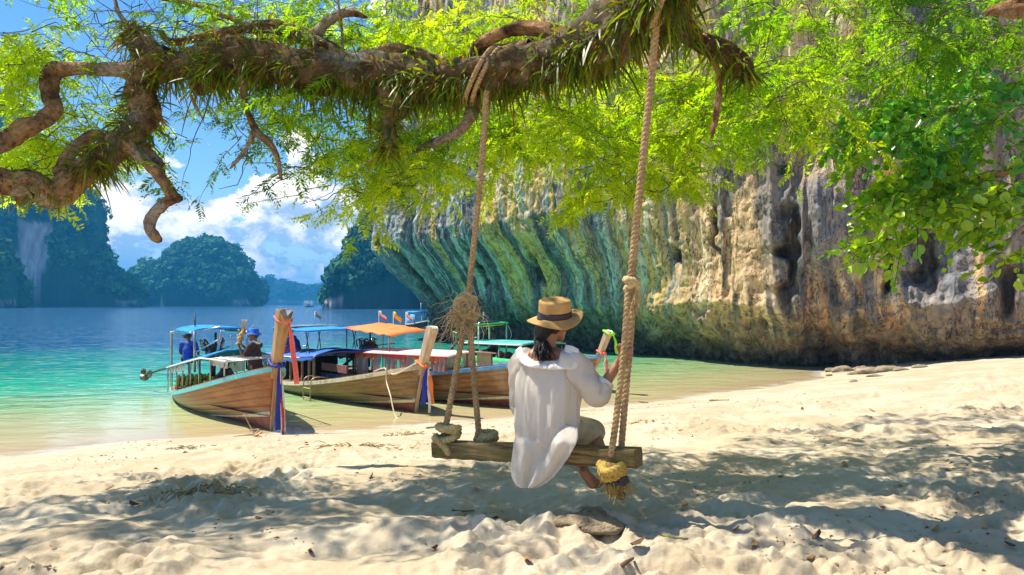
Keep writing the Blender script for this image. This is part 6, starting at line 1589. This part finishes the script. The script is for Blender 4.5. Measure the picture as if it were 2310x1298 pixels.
# straw hat
def mat_straw():
    t = NT('woven_straw'); v = t.coord('Object')
    w = t.node('ShaderNodeTexWave', Scale=95.0, Distortion=1.5, Detail=2.0); w.bands_direction = 'Z'; t.l.new(v, w.inputs['Vector'])
    n = t.noise(9, 4, .6, v)
    c = t.mix(t.ramp(n, .3, .7), (.45, .24, .075), (.60, .36, .13)); c = t.mix(t.math('MULTIPLY', w.outputs['Fac'], .16), c, (.28, .14, .04))
    return t.done(t.bsdf(c, .75, t.bump(w.outputs['Fac'], .25, .003), Specular_IOR_Level=.3))
M_straw = mat_straw()
hat = thing('straw_hat', 'tan straw hat with a wide dark ribbon band on the woman on the swing', 'hat', Q(1252, 715, 4.325) + WB)
tv = unit(np.array([-.025, -.25, 1.0])); hx = unit(np.cross([0, 1.0, 0], tv)); hy = np.cross(tv, hx); TR = np.stack([hx, hy, tv], 1)
an = np.linspace(0, 2 * math.pi, 72, endpoint=False)
def hring(rx, ry, z, brim=0.0):
    zz_ = np.full(72, z)
    if brim:
        zz_ = z + brim * (.030 * np.cos(an) ** 2 * np.sign(np.cos(an)) * .7 - .012 + .018 * np.sin(an * 2 + .6) - .018 * np.clip(-np.sin(an), 0, 1))
    return np.stack([np.cos(an) * rx, np.sin(an) * ry, zz_], 1) @ TR.T
rg = [hring(.171, .150, .002, 1.0), hring(.165, .146, .004, .93), hring(.14, .128, .004, .55), hring(.112, .112, .002, .18), hring(.101, .104, .004), hring(.0985, .102, .03), hring(.0965, .100, .062), hring(.096, .0985, .092), hring(.094, .096, .100), hring(.088, .090, .104), hring(.078, .080, .099), hring(.05, .052, .103), hring(.02, .02, .106), hring(.002, .002, .107)]
thick(MB().loft(rg, cap=False).build('straw_body', M_straw, hat), .004)
thick(MB().loft([hring(.1035, .1065, .003), hring(.103, .106, .014), hring(.102, .105, .030), hring(.101, .104, .040)], cap=False).build('hat_band', simple('hat_ribbon', (.022, .012, .022), .45, .3, 30), hat), .003)

# sunglasses
mb = MB(); 
for s_ in (-1, 1): mb.tube(spline([hp(s_ * .066, .062, .012), hp(s_ * .080, .03, .012), hp(s_ * .083, -.02, .006)], 8), .0035, 6)
mb.build('glasses_temples', M_dark, sg_ := thing('sunglasses', 'dark sunglasses seen at the edge of the hat wearer\'s face', 'sunglasses', WB + hp(0, .09, .01)))
for o in sg_.children: o.location = tuple(-hp(0, .09, .01))
mb = MB()
for s_ in (-1, 1): mb.ell(hp(s_ * .036, .098, .008) - hp(0, .09, .01), (.031, .006, .024), rot=HR, n=14)
mb.build('lenses', simple('dark_lens', (.015, .012, .012), .1), sg_)

# clothes
def mat_cotton(name, col, tr, trl=.45):
    t = NT(name); n = t.noise(6, 5, .6, t.coord('Object', (1.6, 1.6, .6)), dist=1.2); n2 = t.noise(300, 2, .5)
    b = t.bump(n, .45, .025); b = t.bump(n2, .15, .001, b)
    p = t.bsdf(col, .85, b, Specular_IOR_Level=.2); tl = t.node('ShaderNodeBsdfTranslucent', Color=col); t.l.new(b, tl.inputs['Normal'])
    m1 = t.n.new('ShaderNodeMixShader'); m1.inputs[0].default_value = trl; t.l.new(p, m1.inputs[1]); t.l.new(tl.outputs[0], m1.inputs[2])
    tp = t.node('ShaderNodeBsdfTransparent', Color=(.95, .9, .82)); m2 = t.n.new('ShaderNodeMixShader'); m2.inputs[0].default_value = tr
    t.l.new(m1.outputs[0], m2.inputs[1]); t.l.new(tp.outputs[0], m2.inputs[2]); return t.done(m2.outputs[0])
M_cot = mat_cotton('sheer_white_cotton', (.92, .87, .80), .13, .55)
M_cuff = mat_cotton('folded_white_cotton', (.90, .85, .78), .0, .3)
M_tank = simple('white_camisole_cloth', (.82, .80, .78), .8, .05, 20)
M_khaki = simple('khaki_cotton', (.40, .33, .20), .85, .15, 10, .4, .02)
mb = MB(); mb.capsule(chest + [0, 0, .04], pel, .124, .138); mb.capsule(sL * .68 + sR * .32 - [0, 0, .09], sR * .68 + sL * .32 - [0, 0, .09], .092, .092)
remesh(mb.build('camisole', M_tank, woman), .008, 3)
mb = MB(); mb.capsule(hR, kR, .104, .088); mb.capsule(hL, kL, .104, .085); mb.capsule(hL, hR, .125, .125); remesh(mb.build('trousers', M_khaki, woman), .008, 3)
# shirt body: rings from the shoulders to the seat
def fold(a, z, k=1.0):
    cx_, sx_ = np.cos(a), np.sin(a); return k * (.020 * (.5 - np.abs(vnoise(cx_ * 2.6 + z * .8, sx_ * 2.6, z * 2.2 + cx_ * 2.0, seed=3))) + .010 * (.5 - np.abs(vnoise(cx_ * 6 + 3, sx_ * 6, z * 5 - cx_ * 6, seed=4))) + .010 * np.sin(a * 7 + z * 3) * np.clip((z - .10) * 5, 0, 1))
aa = np.linspace(0, 2 * math.pi, 150, endpoint=False)
wf = unit(np.cross([0, 0, 1.0], wx))
lev = [(817, .150, .096, 0), (812, .172, .104, .2), (826, .190, .116, .5), (855, .197, .128, 1), (890, .195, .140, 1.2), (925, .190, .148, 1.2), (955, .190, .156, 1.3), (985, .190, .150, 1.0), (1002, .180, .140, .6)]
lv = np.array(lev, float); zi = np.linspace(0, len(lv) - 1, 90); lv2 = np.stack([np.interp(zi, np.arange(len(lv)), lv[:, j]) for j in range(4)], 1)
rings = []
for py_, a_, b_, k_ in lv2:
    c_ = Q(1234, py_, 4.335)
    rr_ = 1 + fold(aa, c_[2], k_) / .16
    drop = np.zeros(150) if py_ > 818 else -.028 * np.clip(-np.sin(aa), 0, 1) ** 2 * (py_ < 812)
    rings.append(c_ + wx * (np.cos(aa) * a_ * rr_)[:, None] + wf * (np.sin(aa) * b_ * rr_)[:, None] + np.array([0, 0, 1.0]) * drop[:, None])
shirt = MB().loft(rings, cap=False).build('shirt', M_cot, woman); thick(shirt, .002)
# shirt tail hanging behind the plank
rows = [(960, 1166, 1303), (985, 1162, 1304), (1000, 1159, 1300), (1015, 1157, 1292), (1030, 1155, 1284), (1045, 1153, 1273), (1060, 1152, 1262), (1075, 1154, 1250), (1088, 1159, 1234), (1096, 1166, 1220), (1101, 1175, 1205)]
rw = np.array(rows, float); ri = np.linspace(0, len(rw) - 1, 34); rw = np.stack([np.interp(ri, np.arange(len(rw)), rw[:, j]) for j in range(3)], 1)
G = []
for i, (py_, x0, x1) in enumerate(rw):
    t = np.linspace(0, 1, 40); e = np.clip((py_ - 960) / 40, 0, 1)
    px_ = x0 + (x1 - x0) * t
    Yp = 4.335 - (px_ - 1234) / F * 4.3 * .57 - (.120 + .056 * e)          # just behind the plank's near face
    Yp = Yp + (1 - e) * .0 + .012 * np.sin(t * 13 + py_ * .02) * (.4 + e) + .010 * np.sin(t * 23 - py_ * .03) * e + .03 * (2 * t - 1) ** 2 * (1 - e)
    G.append([P(a_, py_, y_) - WB for a_, y_ in zip(px_, Yp)])
thick(MB().sheet(np.array(G)).build('shirt_tail', M_cot, woman), .002)
# broad collar lying off the shoulders
inn = spline(np.array([Q(1176, 782, 4.36), Q(1186, 798, 4.32), Q(1204, 813, 4.262), Q(1232, 819, 4.232), Q(1258, 812, 4.225), Q(1270, 796, 4.22), Q(1276, 778, 4.225)]), 44)
outr = spline(np.array([Q(1163, 792, 4.37), Q(1168, 812, 4.31), Q(1192, 828, 4.222), Q(1234, 834, 4.19), Q(1274, 834, 4.165), Q(1302, 829, 4.16), Q(1306, 788, 4.19)]), 44)
G = [];
for t in np.linspace(0, 1, 9):
    r_ = inn * (1 - t) + outr * t; r_ = r_ + np.array([0, -.010, .006]) * math.sin(t * math.pi) + (.004 * np.sin(np.arange(44) * .9 + t * 4))[:, None] * np.array([0, 1, 0])
    G.append(r_)
thick(MB().sheet(np.array(G)).build('collar', M_cuff, woman), .003)
# sleeves
def sleeve(path, radii, m, name, seed, folds=1.0):
    p = spline(np.array(path), 40); r = np.interp(np.linspace(0, 1, 40), np.linspace(0, 1, len(radii)), radii); t, N, B = frames(p); a = np.linspace(0, 2 * math.pi, 40, endpoint=False)
    rings = [p[i] + ((r[i] * (1 + folds * (.07 * np.sin(a * 3 + i * .35 + seed) + .05 * np.sin(a * 5 - i * .6))))[:, None] * (np.cos(a)[:, None] * N[i] + np.sin(a)[:, None] * B[i])) for i in range(40)]
    thick(MB().loft(rings, cap=False).build(name, m, woman), .002)
sleeve([sR + [-.05, .02, .0], sR + [.015, -.005, -.01], (sR + eR) / 2 + [.0, 0, -.02], eR + [-.005, 0, -.012], eR * .72 + wR * .28], [.082, .088, .082, .076, .052], M_cot, 'sleeve', 1)
sleeve([eR * .82 + wR * .18, eR * .62 + wR * .38], [.056, .050], M_cuff, 'cuff', 2, .5)
sleeve([sL + [.05, -.02, 0], sL + [-.01, .01, -.01], (sL + eL) / 2 + [-.012, 0, 0], eL + [-.008, 0, -.0], eL * .7 + wL * .3], [.080, .084, .074, .066, .05], M_cot, 'sleeve', 3)
sleeve([eL + [-.012, -.01, .01], eL + [.0, .01, -.045]], [.062, .056], M_cuff, 'cuff', 4, .5)
# ------------------------------------------------------------------ rocks, driftwood, leaves on the sand
M_stone = simple('beach_stone', (0.30, 0.235, 0.15), .85, .35, 5, .8, .04, dirt=(.14, .13, .05))
M_drift = simple('driftwood', (.42, .28, .13), .85, .35, 12, .6, .01)
M_weed = simple('dried_weed', (.40, .30, .14), .9, .4, 20, .5, .01)
M_dleaf = simple('dry_leaf', (.34, .17, .055), .75, .35, 30, .3, .004)
M_dleaf2 = simple('dark_dry_leaf', (.11, .055, .03), .8, .35, 30, .3, .004)
gs = np.random.default_rng(77)
def on_sand(px, py):
    """walk down the line of sight until it meets the sand"""
    Y = 3.0 * 1.003 ** np.arange(1000)
    x = (px - 1155) / F * Y; z = CZ - (py - 686) / F * Y; g = ground(x, Y)
    i = int(np.argmax(z <= g))
    return np.array([x[i], Y[i], g[i]])
def stone(label, c, size, seed, group=None, name='rock', m=None, sink=.35):
    g = np.random.default_rng(seed); n, k = 20, 12
    th = np.linspace(.05, math.pi - .05, k); an = np.linspace(0, 2 * math.pi, n, endpoint=False); T, A = np.meshgrid(th, an, indexing='ij')
    d = np.stack([np.sin(T) * np.cos(A), np.sin(T) * np.sin(A), np.cos(T)], -1)
    r = 1 + .35 * fbm(d[..., 0] * 1.3 + seed, d[..., 1] * 1.3, d[..., 2] * 1.3, o=3, seed=seed) + .12 * np.abs(fbm(d[..., 0] * 3, d[..., 1] * 3 + seed, d[..., 2] * 3, o=2, seed=seed + 1))
    v = d * r[..., None] * np.array(size); me = mesh_np(name, v.reshape(-1, 3), grid_faces(k, n, True))
    o = link(name, me, m or M_stone); o.location = tuple(np.array(c) + [0, 0, size[2] * (1 - 2 * sink) * .5]); return tag(o, label, 'rock', group)
stone('low brown rock half buried in the sand right under the swing', on_sand(1330, 1185), (.19, .15, .055), 1, m=simple('sandy_rock', (.33, .25, .15), .95, .35, 14, 1.0, .03), sink=.45)
RK = [(1905, 838, .50, .16, 'flat brown rock second in size, left part of the scatter below the cliff'), (1938, 836, .30, .14, 'medium brown rock just left of the largest rock below the cliff'), (1962, 842, .60, .16, 'largest brown rock in the scatter where beach meets cliff'),
      (1996, 838, .55, .15, 'long brown rock just right of the largest rock below the cliff'), (2030, 836, .35, .10, 'low brown rock at the right part of the scatter below the cliff'), (1925, 845, .22, .08, 'small brown rock in front of the scatter toward the water'),
      (1975, 850, .35, .05, 'thin flat rock in front of the largest rock on the sand'), (1870, 849, .16, .06, 'tiny rock at the left end of the scatter by the waterline'), (1925, 862, .14, .05, 'tiny rock lying nearest the camera on open sand before the scatter'),
      (2075, 830, .3, .1, 'brown rock at the right end of the scatter against the cliff'), (1880, 838, .35, .10, 'brown rock at the left end of the scatter against the cliff')]
for i, (px, py, w, h, lb) in enumerate(RK):
    stone(lb, on_sand(px, py), (w * .75, w * .5, h), 20 + i, 'rocks where the beach meets the cliff')
# driftwood root on the waterline before the first boat
c = on_sand(575, 985); dw = thing('driftwood', 'forked driftwood root lying on the waterline before the varnished boat', 'driftwood', c)
mb = MB()
for a, r in (([[0, 0, .03], [-.10, .05, .16], [-.22, .1, .36]], .016), ([[0, 0, .03], [-.15, -.05, .03], [-.34, -.08, .015]], .015), ([[0, 0, .02], [.10, -.08, .04], [.17, -.16, .01]], .03), ([[0, 0, .03], [.06, .02, .11], [-.10, .03, .10]], .022), ([[.05, -.05, .04], [.12, -.02, .07], [.05, -.16, .03]], .025)): mb.tube(spline(a, 12) , np.linspace(r, r * .4, 12), 7)
mb.build('roots', M_drift, dw)
def weed(label, px, py, w, n, seed, d=.35):
    c = on_sand(px, py); o = thing('dried_weed', label, 'seaweed', c, group='dried weed heaps on the sand'); g = np.random.default_rng(seed); mb = MB()
    for _ in range(n):
        k = 7; s = np.array([g.normal() * w * .45, g.normal() * w * d * .5, .008 + abs(g.normal()) * .012]); h = g.uniform(0, 6.3)
        p = s + np.cumsum(np.stack([np.cos(h + g.normal(size=k) * .7), np.sin(h + g.normal(size=k) * .7), g.normal(size=k) * .3], 1) * w * .045, 0)
        for i in range(k): p[i, 2] = max(p[i, 2], .004) + gz(c[0] + p[i, 0], c[1] + p[i, 1]) - c[2]
        mb.tube(p, np.linspace(.008, .003, k), 4, cap=False)
    tag(mb.build('strands', M_weed, o), kind='stuff')
weed('tangled dried weed heap on open sand before the weathered boat', 925, 981, .4, 50, 1)
weed('dried weed heap on the sand below the driftwood root', 422, 1013, .32, 36, 2)
weed('thin line of dried weed trailing left of the swing plank', 800, 1008, .7, 36, 3, .12)
weed('dark weed and twigs heaped at the edge of the shade left of the swing', 480, 1105, .5, 70, 4, .3)
weed('small weed clump on bright sand right of the swing ropes', 1440, 953, .22, 22, 5)
def stick(label, pts, r, m=None, group='sticks lying on the sand'):
    q = np.array([on_sand(*p) for p in pts]); q[:, 2] += r
    o = MB().tube(spline(q, 14) - q[0], np.linspace(r, r * .55, 14), 6).build('stick', m or M_drift); o.location = tuple(q[0]); return tag(o, label, 'stick', group)
stick('dark stick lying on the waterline right of the right swing ropes', [(1408, 906), (1436, 908), (1462, 911)], .02, M_twig)
stick('long pale stick on the waterline at right of the swing', [(1600, 906), (1622, 905), (1644, 905)], .025)
stick('short stick on bare sand beside the left swing knot', [(962, 968), (978, 967), (992, 966)], .02)
stick('thin green stem on lit sand in the right foreground', [(1493, 1210), (1520, 1216), (1552, 1223)], .006, simple('green_stem', (.22, .26, .06), .7))
stick('dark broken twig at the lower edge left of the bottom middle', [(1402, 1285), (1414, 1276), (1428, 1268)], .012, M_twig)
stick('thin dark twig in the shade left of the swing', [(1020, 1155), (1045, 1157), (1070, 1154)], .006, M_twig)
# fallen leaves
k = 9; an = np.linspace(0, 2 * math.pi, k, endpoint=False)
lv_ = np.stack([np.cos(an) * .055 * (1 + .25 * np.cos(an)), np.sin(an) * .026, .016 * np.cos(an) ** 2 + .006], 1); lf_ = np.array([(0, i, i + 1) for i in range(1, k - 1)])
leafm = [mesh_np('fallen_leaf', lv_ * [1, 1, s_], lf_) for s_ in (1, 1.8)]; leafm[0].materials.append(M_dleaf); leafm[1].materials.append(M_dleaf2)
spots = [(1850, 1222, 1), (1826, 1265, 0), (1990, 1150, 0), (1660, 1200, 0), (1700, 1236, 0), (2205, 1122, 1), (2280, 1240, 1), (2030, 1100, 0), (1190, 1270, 0), (300, 1145, 1), (225, 1075, 0), (120, 1240, 0), (520, 1215, 0), (700, 1250, 0), (980, 1240, 1), (1540, 1150, 0), (1760, 1080, 1), (1905, 1050, 0), (335, 1005, 0), (690, 1004, 0), (250, 1105, 0), (1075, 1110, 0), (1440, 1240, 1), (2110, 1200, 0), (1968, 930, 0), (1740, 1000, 0), (2230, 955, 0), (840, 1080, 1), (1810, 925, 0), (1560, 985, 1)]
for px, py, w in spots:
    p = on_sand(px, py); o = bpy.data.objects.new('fallen_leaf', leafm[w]); COL.objects.link(o)
    o.location = (p[0], p[1], p[2] + .006); s_ = gs.uniform(.4, .9) * (1.3 if p[1] > 7 else 1); o.scale = (s_, s_, s_); o.rotation_euler = (gs.normal() * .35, gs.normal() * .35, gs.uniform(0, 6.3))
    tag(o, 'dark curled dry leaf lying on the trampled sand' if w else 'tan dry leaf lying on the trampled sand', 'leaf', 'dark dry leaves on the sand' if w else 'tan dry leaves on the sand')
# crumbs of coral, shell and bark strewn over the sand: too many to count
n = 7000; g = np.random.default_rng(5)
a = g.uniform(-.66, .66, n); r = 3.2 + 14 * g.uniform(0, 1, n) ** 1.6; x = r * np.sin(a); y = r * np.cos(a); s = shore_s(x, y); ok = (s > .6) & (fbm(x * 1.1, y * 1.1, o=3, seed=88) > .12)
x, y, r = x[ok], y[ok], r[ok]; z = ground(x, y); n = len(x)
t3 = np.array([[1, 0, -.3], [-.5, .87, -.3], [-.5, -.87, -.3], [0, 0, .9]]); tf = np.array([[0, 1, 3], [1, 2, 3], [2, 0, 3], [0, 2, 1]])
sz = g.uniform(.0025, .0085, n) * (1 + .10 * r) * np.where(g.uniform(size=n) > .93, 1.9, 1)
th = g.uniform(0, 6.3, n); R = np.zeros((n, 3, 3)); R[:, 0, 0] = np.cos(th) * g.uniform(.7, 2.4, n); R[:, 0, 1] = -np.sin(th); R[:, 1, 0] = np.sin(th); R[:, 1, 1] = np.cos(th); R[:, 2, 2] = .6
colr = np.array([(.10, .06, .03), (.30, .18, .08), (.50, .36, .2), (.20, .15, .08)])[g.integers(0, 4, n)]
v, f, c = bake(np.stack([x, y, z + sz * .2], 1), R, sz, colr, t3, tf)
t = NT('litter_mix'); M_lit = t.done(t.bsdf(t.attr('Col'), .85))
tag(link('beach_litter', mesh_np('beach_litter', v, f, cols=c, smooth=False), M_lit), 'tiny scraps of bark and shell strewn on the sand', kind='stuff')
